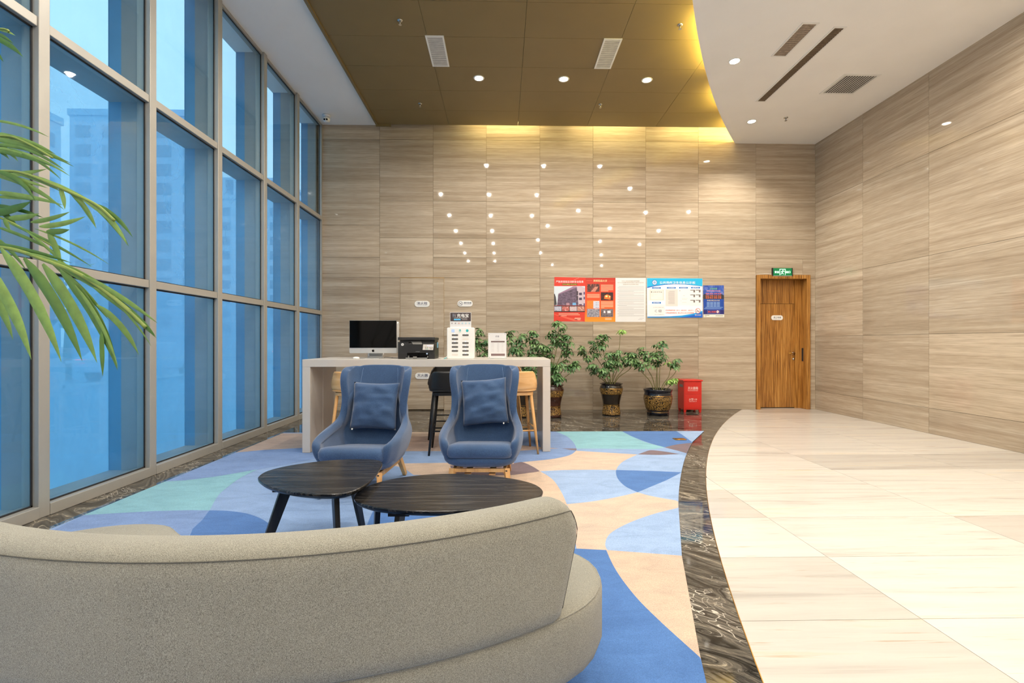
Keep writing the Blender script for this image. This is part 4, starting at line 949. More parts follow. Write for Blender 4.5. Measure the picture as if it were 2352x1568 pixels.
# ================================================================== BAR TABLE AND STOOLS
TX0, TX1, TY0, TY1, TZ = -2.255, 0.553, 5.455, 6.32, 1.062
bt = thing('bar_table', 'long cream waterfall bar table behind the armchairs', 'table', ((TX0 + TX1) / 2, (TY0 + TY1) / 2, GZ))
hw, hd, tz = (TX1 - TX0) / 2, (TY1 - TY0) / 2, TZ - GZ
obj('table_top', MB().quadbox(-hw, hw, -hd, hd, tz - 0.085, tz), 'table_white', bt, bevel=0.003)
for s in (-1, 1):
    lg = obj('leg_panel', MB().quadbox(min(s * hw, s * (hw - 0.088)), max(s * hw, s * (hw - 0.088)), -hd, hd, 0, tz - 0.086), 'table_white', bt, bevel=0.003)
    if s < 0: obj('panel_joint', MB().quadbox(-hw + 0.088, -hw + 0.0895, -0.045, -0.038, 0, tz - 0.087), 'white_plastic', lg)
def make_stool(wood_, seatm):
    t = thing('bar_stool', 'x', 'stool')
    ts = frange(-1, 1, 24)
    secs = [(0.700, .195, .175, -.19), (0.715, .215, .198, -.205), (0.74, .222, .207, -.17), (0.775, .222, .213, -.10), (0.82, .216, .218, -.02), (0.87, .200, .223, .05), (0.905, .178, .226, .10), (0.925, .150, .227, .15)]
    def sp(q, z, w_, yb, yf):
        s = 1 if q >= 0 else -1; a = abs(q); rc = min(0.17, yb - yf - 0.01)
        if a > 0.6:
            k = (a - 0.6) / 0.4; return (s * w_, (yb - rc) + (yf - yb + rc) * k, z - 0.012 * k)
        an = a / 0.6 * PI / 2; return (s * w_ * math.sin(an) ** 0.8, yb - rc + rc * max(0, math.cos(an)) ** 0.8, z)
    sh = obj('backrest', MB().loops([[sp(q, *s) for q in ts] for s in secs], closed=False, caps=False), seatm, t, smooth=True)
    so = sh.modifiers.new('thickness', 'SOLIDIFY'); so.thickness = 0.012; so.offset = -1
    def pan(w_, d0, d1, r): return [(x, y + (d0 + d1) / 2) for x, y in rrect(w_, (d1 - d0) / 2, r, 8, 4, 4)]
    obj('seat', MB().loops([[(x, y, z) for x, y in pan(w_, a, b, r)] for z, w_, a, b, r in ((0.690, .17, -.20, .15, .10), (0.698, .20, -.225, .18, .13), (0.708, .214, -.236, .196, .14), (0.716, .21, -.232, .19, .14))]), seatm, t, smooth=True)
    obj('apron', MB().loops([[(x, y, z) for x, y in pan(.175, -.185, .16, .09)] for z in (0.652, 0.689)]), seatm, t, bevel=0.004)
    feet = []
    for sx in (-1, 1):
        for sy in (-1, 1):
            a = Vector((sx * .140, sy * .135 - .01, 0.655)); b = Vector((sx * .205, sy * .205 - .01, 0.0))
            obj('leg', MB().tube([a, a.lerp(b, 0.5), b], [0.0185, 0.0175, 0.0115], 12), wood_, t, smooth=True); feet.append((sx, sy))
    def at(sx, sy, z):
        k = (0.655 - z) / 0.655; return Vector((sx * (.140 + .065 * k), sy * (.135 + .07 * k) - .01, z))
    for sx in (-1, 1): obj('foot_rail', MB().tube([at(sx, -1, 0.29), at(sx, 1, 0.29)], 0.0085, 8), wood_, t, smooth=True)
    for sy in (-1, 1): obj('foot_rail', MB().tube([at(-1, sy, 0.235 if sy < 0 else 0.26), at(1, sy, 0.235 if sy < 0 else 0.26)], 0.0085, 8), wood_, t, smooth=True)
    return t
s_oak = make_stool('oak', 'oak_seat'); s_blk = make_stool('stool_black', 'stool_black')
first = {}
for proto, x, y, rz, lb in ((s_oak, -1.69, 5.49, 178, 'light oak bar stool on the near side of the bar table, its left end'),
                            (s_oak, -1.55, 6.40, 3, 'light oak bar stool on the far side of the bar table, its left end'),
                            (s_oak, 0.17, 5.50, 189, 'light oak bar stool on the near side of the bar table, its right end'),
                            (s_oak, 0.06, 6.38, -4, 'light oak bar stool on the far side of the bar table, its right end'),
                            (s_blk, -0.61, 5.49, 183, 'black bar stool on the near side of the bar table between the armchairs'),
                            (s_blk, -0.74, 6.36, 2, 'black bar stool on the far side of the bar table between the armchairs')):
    o = proto if proto.name not in first else copy_tree(proto); first[proto.name] = 1
    o.location = (x, y, GZ); o.rotation_euler = (0, 0, R_(rz)); tag(o, lb, group='bar stools at the long table')

# ================================================================== THINGS ON THE BAR TABLE
def tab(u, Y): return on_y(u, 820, Y)[0]
def sc(Y): return Y / F
def make_computer():
    t = thing('desktop_computer', 'x', 'computer')
    w2, hh = 0.280, 0.395
    bd = obj('housing', MB().loops([[(x, 0.0, z) for x, z in rr] for rr in [[(x, z + 0.26) for x, z in rrect(w2, 0.195, 0.012, 4, 2, 2)]]] + [[(x, 0.012, z + 0.26) for x, z in rrect(w2, 0.195, 0.012, 4, 2, 2)], [(x, 0.05, z + 0.26) for x, z in rrect(w2 - 0.12, 0.11, 0.05, 4, 2, 2)]]), 'silver', t)
    obj('screen', MB().quadbox(-w2 + 0.002, w2 - 0.002, -0.0025, 0.0, 0.128, 0.453), 'black_gloss', bd)
    ap = [(0.0, 0.010), (0.006, 0.013), (0.012, 0.011), (0.0145, 0.007), (0.0115, 0.003), (0.0115, -0.002), (0.0150, -0.006), (0.011, -0.013), (0.006, -0.0155), (0.0, -0.0135), (-0.006, -0.0155), (-0.011, -0.012), (-0.0145, -0.004), (-0.0145, 0.004), (-0.012, 0.010), (-0.006, 0.013)]
    lf = [(0.0, 0.0145), (0.001, 0.018), (0.005, 0.0215), (0.0065, 0.018), (0.004, 0.015)]
    obj('emblem', MB().poly3([(x, -0.0006, z + 0.094) for x, z in ap]).poly3([(x, -0.0006, z + 0.094) for x, z in lf]), 'black_gloss', bd)
    st = MB().loops([[(-0.075, 0.055, 0.25), (0.075, 0.055, 0.25), (0.075, 0.049, 0.25), (-0.075, 0.049, 0.25)], [(-0.08, 0.135, 0.03), (0.08, 0.135, 0.03), (0.08, 0.129, 0.03), (-0.08, 0.129, 0.03)], [(-0.082, 0.14, 0.006), (0.082, 0.14, 0.006), (0.082, 0.125, 0.006), (-0.082, 0.125, 0.006)]])
    st.quadbox(-0.083, 0.083, -0.045, 0.14, 0.0, 0.006)
    obj('stand', st, 'silver', t)
    obj('cable', MB().tube(curve([(-0.085, 0.045, 0.10), (-0.10, 0.07, 0.05), (-0.085, 0.10, 0.02), (-0.06, 0.17, 0.004)], 5), 0.003, 6), 'white_plastic', t, smooth=True)
    return t
pc = make_computer(); pc.location = (tab(857, 5.74), 5.74, TZ); pc['label'] = 'silver all-in-one computer with a black screen on the bar table'; tag(pc, group='all-in-one computers on the bar table')
pc2 = copy_tree(pc); pc2.location = (tab(866, 6.13), 6.13, TZ); pc2.rotation_euler = (0, 0, PI); pc2['label'] = 'all-in-one computer facing the far wall, almost hidden behind the first'
ms = thing('computer_mouse', 'white computer mouse on the bar table before the left of the screen', 'mouse', (tab(818, 5.56), 5.56, TZ))
obj('shell', MB().loops([[(0.040 * a * math.cos(q), 0.026 * a * math.sin(q), z) for q in frange(0, 2 * PI - 2 * PI / 20, 19)] for z, a in ((0.002, 0.86), (0.008, 1.0), (0.016, 0.95), (0.022, 0.8), (0.026, 0.5), (0.0275, 0.15))]), 'white_plastic', ms, smooth=True)
obj('underside', MB().quadbox(-0.03, 0.03, -0.018, 0.018, 0, 0.003), 'silver', ms)
cb = obj('power_cable', MB().tube(curve([(tab(882, 5.9), 5.90, TZ + 0.006), (tab(884, 5.8), 5.78, TZ + 0.014), (tab(892, 5.8), 5.74, TZ + 0.016), (tab(903, 5.8), 5.76, TZ + 0.008), (tab(914, 5.9), 5.9, TZ + 0.004)], 6), 0.0035, 6), 'black_plastic', smooth=True)
tag(cb, 'black cable looping over the bar table between computer and printer', 'cable')
# printer
PY = 5.60
pk = PY / F * 1.0
def pp_(x, y): return ((900 + 0.05102 * x) - 956.0) * pk, (821.3 - (750 + 0.05102 * y)) * pk
prn = thing('laser_printer', 'black multifunction laser printer on the bar table', 'printer', (tab(956, PY), PY, TZ))
def pbox(name, x0, x1, y0, y1, d0, d1, mt, parent, **k):
    a, zt = pp_(x0, y0); b, zb = pp_(x1, y1); return obj(name, MB().quadbox(a, b, d0, d1, zb, zt), mt, parent, **k)
body = pbox('body', 280, 1920, 700, 1392, 0.0, 0.36, 'black_plastic', prn, bevel=0.006)
pbox('upper_body', 330, 1900, 560, 699, 0.05, 0.34, 'black_plastic', prn)
pbox('scanner_lid', 278, 1925, 420, 555, -0.006, 0.36, 'black_plastic', prn, bevel=0.005)
pbox('front_shoulder', 280, 760, 640, 699, 0.0, 0.06, 'black_plastic', prn)
pbox('front_shoulder', 1360, 1920, 640, 699, 0.0, 0.06, 'black_plastic', prn)
tr_ = [(*pp_(840, 600), 0.03), (*pp_(1310, 600), 0.03), (*pp_(1370, 735), -0.012), (*pp_(960, 735), -0.012)]
obj('output_tray', MB().loops([[(x, y, z) for x, z, y in tr_], [(x, y + 0.006, z - 0.004) for x, z, y in tr_]]), 'grey_plastic', prn)
cp = [(*pp_(1410, 745), -0.004), (*pp_(1885, 745), -0.004), (*pp_(1855, 1000), -0.018), (*pp_(1395, 990), -0.018)]
pan_ = obj('control_panel', MB().loops([[(x, y, z) for x, z, y in cp], [(x, 0.001, z) for x, z, y in cp]]), 'slat_light', prn)
def pface(mb, x0, x1, y0, y1, dd): (a, zt), (b, zb) = pp_(x0, y0), pp_(x1, y1); ya_ = -0.004 - 0.014 * (y0 - 745) / 250 - dd; yb_ = -0.004 - 0.014 * (y1 - 745) / 250 - dd; mb.poly3([(a, yb_, zb), (b, yb_, zb), (b, ya_, zt), (a, ya_, zt)]); return mb
obj('display', pface(MB(), 1580, 1830, 785, 830, 0.001), pcol(222, 224, 240), pan_)
kb = MB()
for x, y in ((1500, 860), (1580, 860), (1500, 930), (1700, 880), (1790, 880), (1740, 930)): pface(kb, x, x + 50, y, y + 25, 0.001)
obj('keys', kb, 'dark_slot', pan_); obj('go_key', pface(MB(), 1570, 1620, 925, 955, 0.001), pcol(60, 150, 130), pan_)
lx, lz = pp_(485, 750)
lg_ = obj('emblem', MB().lathe([(0.0155, 0), (0.0155, 0.0015)], 28), WH, prn, (lx, -0.0005, lz), (PI / 2, 0, 0))
text('emblem_letters', 'hp', 'black_plastic', prn, (lx, -0.0026, lz), 0.019, 0.022, 0.01)
tx, tz_ = pp_(1170, 1068); text('nameplate', 'LaserJet', 'silver', prn, (tx, -0.001, tz_), 0.045, 0.008)
pbox('tray_recess', 690, 1660, 1120, 1385, -0.001, 0.0, 'black_gloss', prn)
pbox('tray_side', 740, 790, 1250, 1335, -0.02, -0.001, 'grey_plastic', prn); pbox('tray_side', 1600, 1640, 1260, 1335, -0.02, -0.001, 'grey_plastic', prn)
pbox('paper_tray', 670, 1610, 1342, 1372, -0.06, -0.001, 'silver', prn)
pbox('tray_tab', 1000, 1170, 1280, 1375, -0.064, -0.06, 'grey_plastic', prn)
pbox('sticker', 1545, 1620, 1130, 1195, -0.0018, -0.0008, pcol(170, 190, 215), prn)
a, zt = pp_(1925, 650); _, zb = pp_(1925, 910)
obj('side_label', MB().quadbox(a - 0.001, a + 0.0006, 0.20, 0.30, zb, zt), pcol(120, 180, 214), prn)
# power-bank station
BY = 5.60; bk_ = BY / F
def bp_(x, y): return ((1020 + 0.0829 * x) - 1058.0) * bk_, (819.5 - (700 + 0.0829 * y)) * bk_
pb = thing('charging_station', 'white power bank rental station with two columns of slots on the bar table', 'charger', (tab(1058, BY), BY, TZ))
x0, zt = bp_(82, 575); x1, zb = bp_(838, 1440)
bw, bh, bc = (x1 - x0) / 2, (zt - zb) / 2, ((x0 + x1) / 2, (zt + zb) / 2)
bod = obj('body', MB().loops([[(x + bc[0], y, z + bc[1]) for x, z in rrect(bw - i, bh - i, 0.014, 5, 2, 2)] for y, i in ((0.0, 0.004), (0.004, 0.0), (0.17, 0.0), (0.175, 0.004))]), WH, pb, smooth=False)
for cxs in ((213, 388), (505, 680)):
    for r_i, yy_ in enumerate((785, 893, 1001, 1110, 1219, 1327)):
        empty = (cxs[0] == 505 and r_i == 1) or (cxs[0] == 213 and r_i == 5)
        a, z = bp_((cxs[0] + cxs[1]) / 2, yy_); wd_ = (cxs[1] - cxs[0]) / 2 * 0.0829 * bk_; ht_ = 24 * 0.0829 * bk_
        obj('slot', MB().loops([[(x + a, y, q + z) for x, q in rrect(wd_, ht_, ht_, 6, 2, 1)] for y in (-0.0015 if not empty else -0.0006, 0.0005)]), pcol(226, 218, 208) if empty else 'dark_slot', bod)
        if not empty and not (cxs[0] == 213 and r_i == 3):
            a2, z2 = bp_((cxs[0] + cxs[1]) / 2, yy_ - 36)
            if 'led' not in M: M['led'] = plain('blue_led', C(170, 205, 250), 0.4, emit=(0.55, 0.75, 1.0, 1), estr=1.6)
            obj('status_light', MB().lathe([(0.0042, 0), (0.0042, 0.001)], 12), 'led', bod, (a2, -0.0004, z2), (PI / 2, 0, 0))
a, z = bp_(248, 665); obj('app_icon', MB().loops([[(x + a, y, q + z) for x, q in rrect(0.0185, 0.0185, 0.006, 4, 1, 1)] for y in (-0.001, 0)]), pcol(190, 214, 250), bod)
a, z = bp_(443, 665); obj('battery_icon', MB().loops([[(x + a, y, q + z) for x, q in rrect(0.0105, 0.0145, 0.005, 4, 1, 1)] for y in (-0.001, 0)]), pcol(40, 160, 160), bod)
obj('battery_fill', MB().loops([[(x + a, y, q + z - 0.004) for x, q in rrect(0.0065, 0.006, 0.003, 4, 1, 1)] for y in (-0.0016, -0.0008)]), WH, bod)
a, z = bp_(640, 660); obj('round_icon', MB().lathe([(0.016, 0), (0.016, 0.001)], 24), pcol(40, 176, 176), bod, (a, 0, z), (PI / 2, 0, 0))
cx0, ct = bp_(160, 150); cx1, _ = bp_(748, 150); _, cm0 = bp_(0, 398); _, cbm = bp_(0, 590)
cd_ = obj('display_card', MB().quadbox(cx0, cx1, 0.02, 0.023, cbm - 0.02, ct), 'paper', pb)
obj('card_header', MB().quadbox(cx0 + 0.004, cx1 - 0.004, 0.0188, 0.0198, cm0, ct - 0.005), pcol(66, 54, 54), cd_)
def ct_(s, x0_, x1_, y0_, y1_, mt, wgt=0.0):
    a, zt_ = bp_(x0_, y0_); b, zb_ = bp_(x1_, y1_); text('lettering', s, mt, cd_, ((a + b) / 2, 0.0183, (zt_ + zb_) / 2), b - a, zt_ - zb_, wgt)
ct_('充电宝', 350, 680, 188, 292, WH, 0.018); ct_('免押', 232, 278, 188, 292, pcol(160, 170, 184)); ct_('金', 285, 330, 195, 285, pcol(170, 160, 160))
ct_('扫码免押金租借 随借随还全国通用', 270, 635, 300, 320, WH)
a, z1_ = bp_(268, 333); b, z0_ = bp_(452, 370); obj('blue_pill', MB().quadbox(a, b, 0.0180, 0.0186, z0_, z1_), pcol(90, 190, 236), cd_)
a, z1_ = bp_(492, 333); b, z0_ = bp_(640, 365); obj('grey_pill', MB().quadbox(a, b, 0.0180, 0.0186, z0_, z1_), pcol(128, 120, 118), cd_)
for q, cc in enumerate(((80, 70, 80), (80, 70, 80), (214, 110, 60), (110, 196, 214), (110, 196, 214), (110, 196, 214))):
    a, z = bp_(215 + q * 96, 452); obj('card_mark', MB().quadbox(a - 0.007, a + 0.007, 0.0192, 0.0198, z - 0.004, z + 0.004), pcol(*cc), cd_)
    a, z = bp_(215 + q * 96, 490); obj('card_mark', MB().quadbox(a - 0.006, a + 0.006, 0.0192, 0.0198, z - 0.002, z + 0.002), pcol(190, 186, 184), cd_)
for q in (-0.1, 0.1): obj('foot', MB().lathe([(0.012, 0), (0.012, 0.004)], 12), 'black_plastic', pb, (q, 0.03, 0))
# acrylic price notice
NY = 5.62; nk = NY / F
def np_(x, y): return ((1020 + 0.0829 * x) - 1142.4) * nk, (819.0 - (700 + 0.0829 * y)) * nk
nt_ = thing('notice_holder', 'white printed price notice in a clear acrylic stand on the bar table', 'sign', (tab(1142.4, NY), NY, TZ))
M['acrylic'] = glass_mat('clear_acrylic', (0.93, 0.96, 0.95, 1), 0.8)
x0, zt = np_(1222, 720); x1, zb = np_(1725, 1425)
obj('acrylic_stand', MB().quadbox(x0 - 0.002, x1 + 0.002, 0.006, 0.009, 0, zt + 0.002).quadbox(x0 - 0.002, x1 + 0.002, -0.02, 0.07, 0.0, 0.003), 'acrylic', nt_)
sh_ = obj('sheet', MB().quadbox(x0, x1, 0.003, 0.0045, zb, zt), 'paper', nt_)
def nq(name, xa, xb, ya_, yb_, mt): a, t1 = np_(xa, ya_); b, t0 = np_(xb, yb_); return obj(name, MB().quadbox(a, b, 0.0022, 0.003, t0, t1), mt, sh_)
nq('heading_bar', 1300, 1680, 940, 978, pcol(112, 92, 88)); nq('footer_bar', 1302, 1685, 1292, 1352, pcol(124, 100, 98))
a, t1 = np_(1472, 815); text('heading', '价目', pcol(92, 92, 110), sh_, (a, 0.0024, t1), 0.042, 0.021, 0.01)
mb = MB()
for r in range(8):
    for xa, xb in ((1305, 1385), (1470, 1525), (1590, 1645)):
        a, t1 = np_(xa, 1005 + r * 32); b, t0 = np_(xb, 1011 + r * 32); mb.quadbox(a, b, 0.0024, 0.003, t0, t1)
a, t1 = np_(1420, 893); b, t0 = np_(1530, 900); mb.quadbox(a, b, 0.0024, 0.003, t0, t1)
a, t1 = np_(1400, 920); b, t0 = np_(1545, 926); mb.quadbox(a, b, 0.0024, 0.003, t0, t1)
obj('text_lines', mb, pcol(196, 190, 188), sh_)
for xa, ya_ in ((1258, 758), (1685, 750), (1258, 1392), (1695, 1385)):
    a, z = np_(xa, ya_); obj('stud', MB().lathe([(0.003, 0), (0.003, 0.002)], 10), 'chrome', nt_, (a, 0.0028, z), (PI / 2, 0, 0))
# loose charging lead
ld_ = thing('charging_lead', 'white lead with a teal plug lying beside the charging station', 'cable', (tab(1017, 5.60), 5.60, TZ))
obj('cord', MB().tube(curve([(-0.03, 0, 0.004), (-0.01, -0.01, 0.006), (0.01, 0.005, 0.004), (0.028, 0.0, 0.01), (0.045, 0.02, 0.03), (0.05, 0.06, 0.05)], 5), 0.0028, 6), WH, ld_, smooth=True)
obj('plug', MB().quadbox(-0.02, 0.02, -0.004, 0.004, 0, 0.008), pcol(70, 176, 180), ld_, (0.03, -0.004, 0.004), (0, -0.5, 0))

# ================================================================== SIGNS AND POSTERS ON THE FAR WALL
NAVY = pcol(28, 44, 84)
def plate(label, u0, u1, v0, v1, words, sub, no_smoke=False, Y=YB, name='wall_sign', cat='sign'):
    a, zt_ = on_y(u0, v0, Y); b, zb_ = on_y(u1, v1, Y); w_, h_ = (b - a) / 2, (zt_ - zb_) / 2
    t = thing(name, label, cat, ((a + b) / 2, Y, (zt_ + zb_) / 2 - h_))
    obj('plate', MB().loops([[(x, y, z + h_) for x, z in rrect(w_ - i, h_ - i, h_, 8, 2, 1)] for y, i in ((-0.012, 0.002), (-0.010, 0.0), (0.0, 0.0))]), WH, t)
    y_ = -0.0128
    if no_smoke:
        cx_ = -w_ * 0.60; r = h_ * 0.72
        mb = MB()
        ring = [(math.cos(q), math.sin(q)) for q in frange(0, 2 * PI - 2 * PI / 28, 27)]
        for i in range(28):
            p, q = ring[i], ring[(i + 1) % 28]
            mb.poly3([(cx_ + r * p[0], y_, h_ + r * p[1]), (cx_ + r * q[0], y_, h_ + r * q[1]), (cx_ + r * .86 * q[0], y_, h_ + r * .86 * q[1]), (cx_ + r * .86 * p[0], y_, h_ + r * .86 * p[1])])
        mb.beam((cx_ - r * .6, y_, h_ + r * .6), (cx_ + r * .6, y_, h_ - r * .6), 0.0006, r * 0.12)
        mb.quadbox(cx_ - r * .55, cx_ + r * .5, y_ - 0.0002, y_, h_ - r * .25, h_ - r * .05); mb.beam((cx_ + r * .2, y_, h_ + r * .05), (cx_ + r * .45, y_, h_ + r * .5), 0.0006, r * 0.12)
        obj('no_smoking_symbol', mb, NAVY, t)
        text('lettering', words, NAVY, t, (w_ * 0.33, y_, h_ * 1.22), w_ * 1.0, h_ * 0.62, 0.012)
        obj('small_print', MB().quadbox(-w_ * 0.14, w_ * 0.8, y_, y_ + 0.0006, h_ * 0.62, h_ * 0.74), pcol(176, 184, 200), t)
    else:
        text('lettering', words, NAVY, t, (0, y_, h_ * (1.18 if len(words) < 4 else 1.1)), w_ * (1.42 if len(words) < 4 else 1.25), h_ * (1.0 if len(words) < 4 else 0.72), 0.012)
        text('small_print', sub, pcol(150, 164, 190), t, (0, y_, h_ * 0.42), w_ * 1.25, h_ * 0.2)
    return t
plate('white oval sign reading fire hydrant on the stone hatch above the printer', 952.6, 987, 690.7, 705, '消火栓', 'FIRE HYDRANT')
plate('white oval no-smoking sign above the charging station', 1051, 1085.6, 690, 704, '请勿吸烟', '', True)
plate('white oval sign reading fire extinguisher, below the bar table top', 953.7, 988, 856, 870, '灭火器', 'FIRE EXTINGUISHER')
plate('white oval staff-only sign on the brown door', 1771, 1797.6, 724, 735, '员工专用', 'STAFF ONLY', Y=YB + 0.195)
# small hanging paper hearts seen under the table edge
hp = thing('paper_garland', 'lavender paper strip with two hearts on the far wall, just under the table edge', 'decoration', (on_y(838, 844, YB)[0], YB, on_y(838, 848, YB)[1]))
kx = YB / F
obj('strip', MB().quadbox(-23 * kx, 23 * kx, -0.002, 0, 5 * kx, 8 * kx), pcol(150, 136, 150), hp)
for q in (-9, 0):
    hs_ = [(0, -3.6), (3.6, 0.2), (2.6, 1.6), (0, 0.6), (-2.6, 1.6), (-3.6, 0.2)]
    obj('heart', MB().loops([[((q + x) * kx, y, (2.6 + z) * kx) for x, z in hs_] for y in (-0.002, 0)]), pcol(128, 116, 140), hp)
obj('hook', MB().quadbox(4 * kx, 10 * kx, -0.01, 0, 0.5 * kx, 5.5 * kx), 'black_plastic', hp)

class Sheet:
    """a flat print on the far wall; coordinates are those of the measured drawing"""
    def __init__(s, name, label, o, k, corners, mat, thick=0.002, cat='poster'):
        s.o, s.k = o, k
        pts = [s.w(*c) for c in corners]; s.x0 = sum(p[0] for p in pts) / 4; s.z0 = min(p[1] for p in pts)
        s.t = thing(name, label, cat, (s.x0, YB, s.z0)); s.y = -thick
        s.sheet = obj('sheet', MB().loops([[(x - s.x0, y, z - s.z0) for x, z in pts] for y in (-thick, -0.0004)]), mat, s.t)
        s.n = 0
    def w(s, x, y): return on_y(s.o[0] + s.k * x, s.o[1] + s.k * y, YB)
    def l(s, x, y): a, z = s.w(x, y); return a - s.x0, z - s.z0
    def poly(s, name, pts, mt, lay=1):
        q = [s.l(*p) for p in pts]; y = s.y - 0.0005 * lay
        return obj(name, MB().loops([[(x, yy_, z) for x, z in q] for yy_ in (y, s.y + 0.0001)]), mt, s.sheet)
    def rect(s, name, x0, x1, y0, y1, mt, lay=1): return s.poly(name, [(x0, y1), (x1, y1), (x1, y0), (x0, y0)], mt, lay)
    def lines(s, name, rows, mt, lay=1):
        mb = MB(); y = s.y - 0.0005 * lay
        for x0, x1, yy0, h in rows:
            a, z1 = s.l(x0, yy0); b, z0 = s.l(x1, yy0 + h); mb.quadbox(a, b, y, s.y + 0.0001, z0, z1)
        return obj(name, mb, mt, s.sheet)
    def text(s, words, x0, x1, y0, y1, mt, wgt=0.0, lay=2, name='lettering'):
        a, z1 = s.l(x0, y0); b, z0 = s.l(x1, y1)
        return text(name, words, mt, s.sheet, ((a + b) / 2, s.y - 0.0005 * lay, (z0 + z1) / 2), b - a, z1 - z0, wgt)
def pic(name, cols, scale, strong=1.0):
    m, nt, b = newmat(name); tc = node(nt, 'ShaderNodeTexCoord')
    v = mapped(nt, tc.outputs['Object'], (1, 0.2, 1.3)); a = noise(nt, v, scale, 5, 0.65, 0.8); n = len(cols)
    L(nt, ramp(nt, a, [(0.30 + 0.4 * i / (n - 1), C(*c)) for i, c in enumerate(cols)]), b.inputs['Base Color']); b.inputs['Roughness'].default_value = 0.5
    return m
def grad(name, stops, z0, z1):
    m, nt, b = newmat(name); tc = node(nt, 'ShaderNodeTexCoord'); sx = node(nt, 'ShaderNodeSeparateXYZ'); L(nt, tc.outputs['Object'], sx.inputs[0])
    mr = node(nt, 'ShaderNodeMapRange'); mr.inputs[1].default_value = z0; mr.inputs[2].default_value = z1; L(nt, sx.outputs['Z'], mr.inputs[0])
    L(nt, ramp(nt, mr.outputs[0], [(p, C(*c)) for p, c in stops]), b.inputs['Base Color']); b.inputs['Roughness'].default_value = 0.45
    return m
WHT = pcol(240, 238, 236); YEL = pcol(240, 208, 60); RED = pcol(212, 52, 32)
rnd = random.Random(3)
# 1 red safety poster
s1 = Sheet('fire_safety_poster', 'red fire-safety poster with a photo of a burnt building, leftmost on the wall', (1264, 630), 0.09354, [(86, 1150), (845, 1160), (865, 80), (100, 64)], RED)
s1.text('严防宾馆饭店消防安全隐患', 138, 812, 150, 208, WHT, 0.0)
s1.rect('subtitle_band', 292, 660, 220, 268, pcol(60, 40, 30)); s1.text('防范化解重大安全风险', 302, 650, 226, 264, YEL, 0.0)
s1.rect('photo_sky', 92, 852, 288, 760, pcol(206, 216, 224))
s1.poly('photo_facade', [(165, 760), (690, 760), (650, 300), (195, 490)], pic('burnt_facade', [(58, 46, 60), (98, 80, 100), (126, 106, 128)], 22), 2)
s1.poly('photo_cornice', [(195, 495), (650, 318), (645, 296), (560, 296), (200, 470)], pcol(150, 116, 140), 3)
s1.poly('photo_wing', [(690, 760), (850, 760), (850, 330), (760, 296), (650, 296)], pcol(196, 178, 188), 3)
for yy_ in (450, 570, 730):
    s1.rect('photo_window', 705, 775, yy_, yy_ + (60 if yy_ < 700 else 28), pcol(70, 56, 80), 4); s1.rect('photo_window', 815, 848, yy_ - 20, yy_ + 45, pcol(84, 66, 110), 4)
    if yy_ < 700: s1.rect('photo_window', 640, 682, yy_ - 40, yy_ + 60, pcol(64, 50, 60), 4)
s1.rect('photo_truck', 545, 630, 695, 758, pcol(110, 170, 214), 4); s1.rect('photo_truck', 390, 470, 700, 758, pcol(170, 130, 140), 4)
s1.poly('photo_tree', [(92, 760), (160, 745), (135, 560), (105, 470), (92, 480)], pcol(58, 56, 60), 3)
s1.rect('photo_strip', 92, 848, 765, 925, pcol(54, 20, 22))
for q, (xa, xb, cc) in enumerate(((98, 272, [(150, 150, 170), (190, 190, 206), (90, 84, 96)]), (288, 462, [(60, 26, 28), (190, 90, 80), (226, 200, 196)]), (478, 652, [(170, 150, 156), (206, 190, 192), (170, 70, 60)]), (664, 838, [(110, 50, 48), (196, 130, 110), (226, 210, 200)]))):
    s1.rect('photo', xa, xb, 785, 900, pic('news_photo_%d' % q, cc, 34), 2)
s1.lines('text_lines', [(205, 690, 952, 14), (205, 725, 985, 14), (205, 400, 1012, 12), (600, 748, 1065, 12), (590, 748, 1085, 12), (590, 740, 1105, 12)], pcol(240, 176, 150))
s1.poly('sweep', [(92, 975), (850, 1155), (600, 1150), (92, 985)], pcol(232, 96, 70)); s1.poly('sweep', [(570, 135), (700, 80), (715, 80), (590, 140)], pcol(236, 130, 110))
# 2 orange poster
s2 = Sheet('fire_case_poster', 'orange-red poster with six photos of hotel fires', (1264, 630), 0.09354, [(845, 1160), (1598, 1162), (1598, 84), (865, 82)], grad('red_to_orange', [(0.0, (250, 150, 30)), (0.25, (238, 96, 28)), (0.6, (226, 64, 26)), (1.0, (176, 40, 26))], 0.0, 0.85))
s2.text('宾馆饭店火灾', 1058, 1395, 128, 185, pcol(246, 226, 170), 0.009)
s2.lines('heading_rule', [(880, 1030, 152, 5), (1420, 1580, 160, 5)], pcol(226, 130, 90))
for xa, xb, ya_, yb_, cc in ((905, 1210, 235, 430, [(34, 24, 28), (80, 48, 46), (190, 100, 70)]), (1242, 1542, 440, 638, [(30, 14, 16), (50, 20, 18), (120, 40, 16)]), (900, 1210, 640, 838, [(220, 130, 50), (240, 120, 30), (226, 150, 80)]), (900, 1210, 845, 1045, [(80, 76, 88), (140, 136, 146), (196, 190, 196)]), (1242, 1542, 848, 1045, [(50, 46, 56), (110, 96, 96), (150, 140, 150)])):
    s2.rect('photo', xa, xb, ya_, yb_, pic('fire_photo', cc, 30), 2)
s2.poly('photo_ladder', [(990, 425), (1100, 300), (1180, 300), (1100, 425)], pcol(196, 130, 110), 3)
s2.poly('photo_flame', [(1320, 600), (1330, 520), (1390, 490), (1440, 510), (1480, 530), (1475, 620), (1400, 610)], pcol(240, 110, 30), 3)
s2.poly('photo_flame', [(1345, 555), (1360, 515), (1410, 520), (1400, 560)], pcol(255, 226, 150), 4); s2.poly('photo_flame', [(1440, 550), (1450, 520), (1475, 540), (1460, 575)], pcol(255, 226, 150), 4)
s2.rect('photo_tower', 1055, 1205, 655, 835, pcol(206, 206, 220), 3)
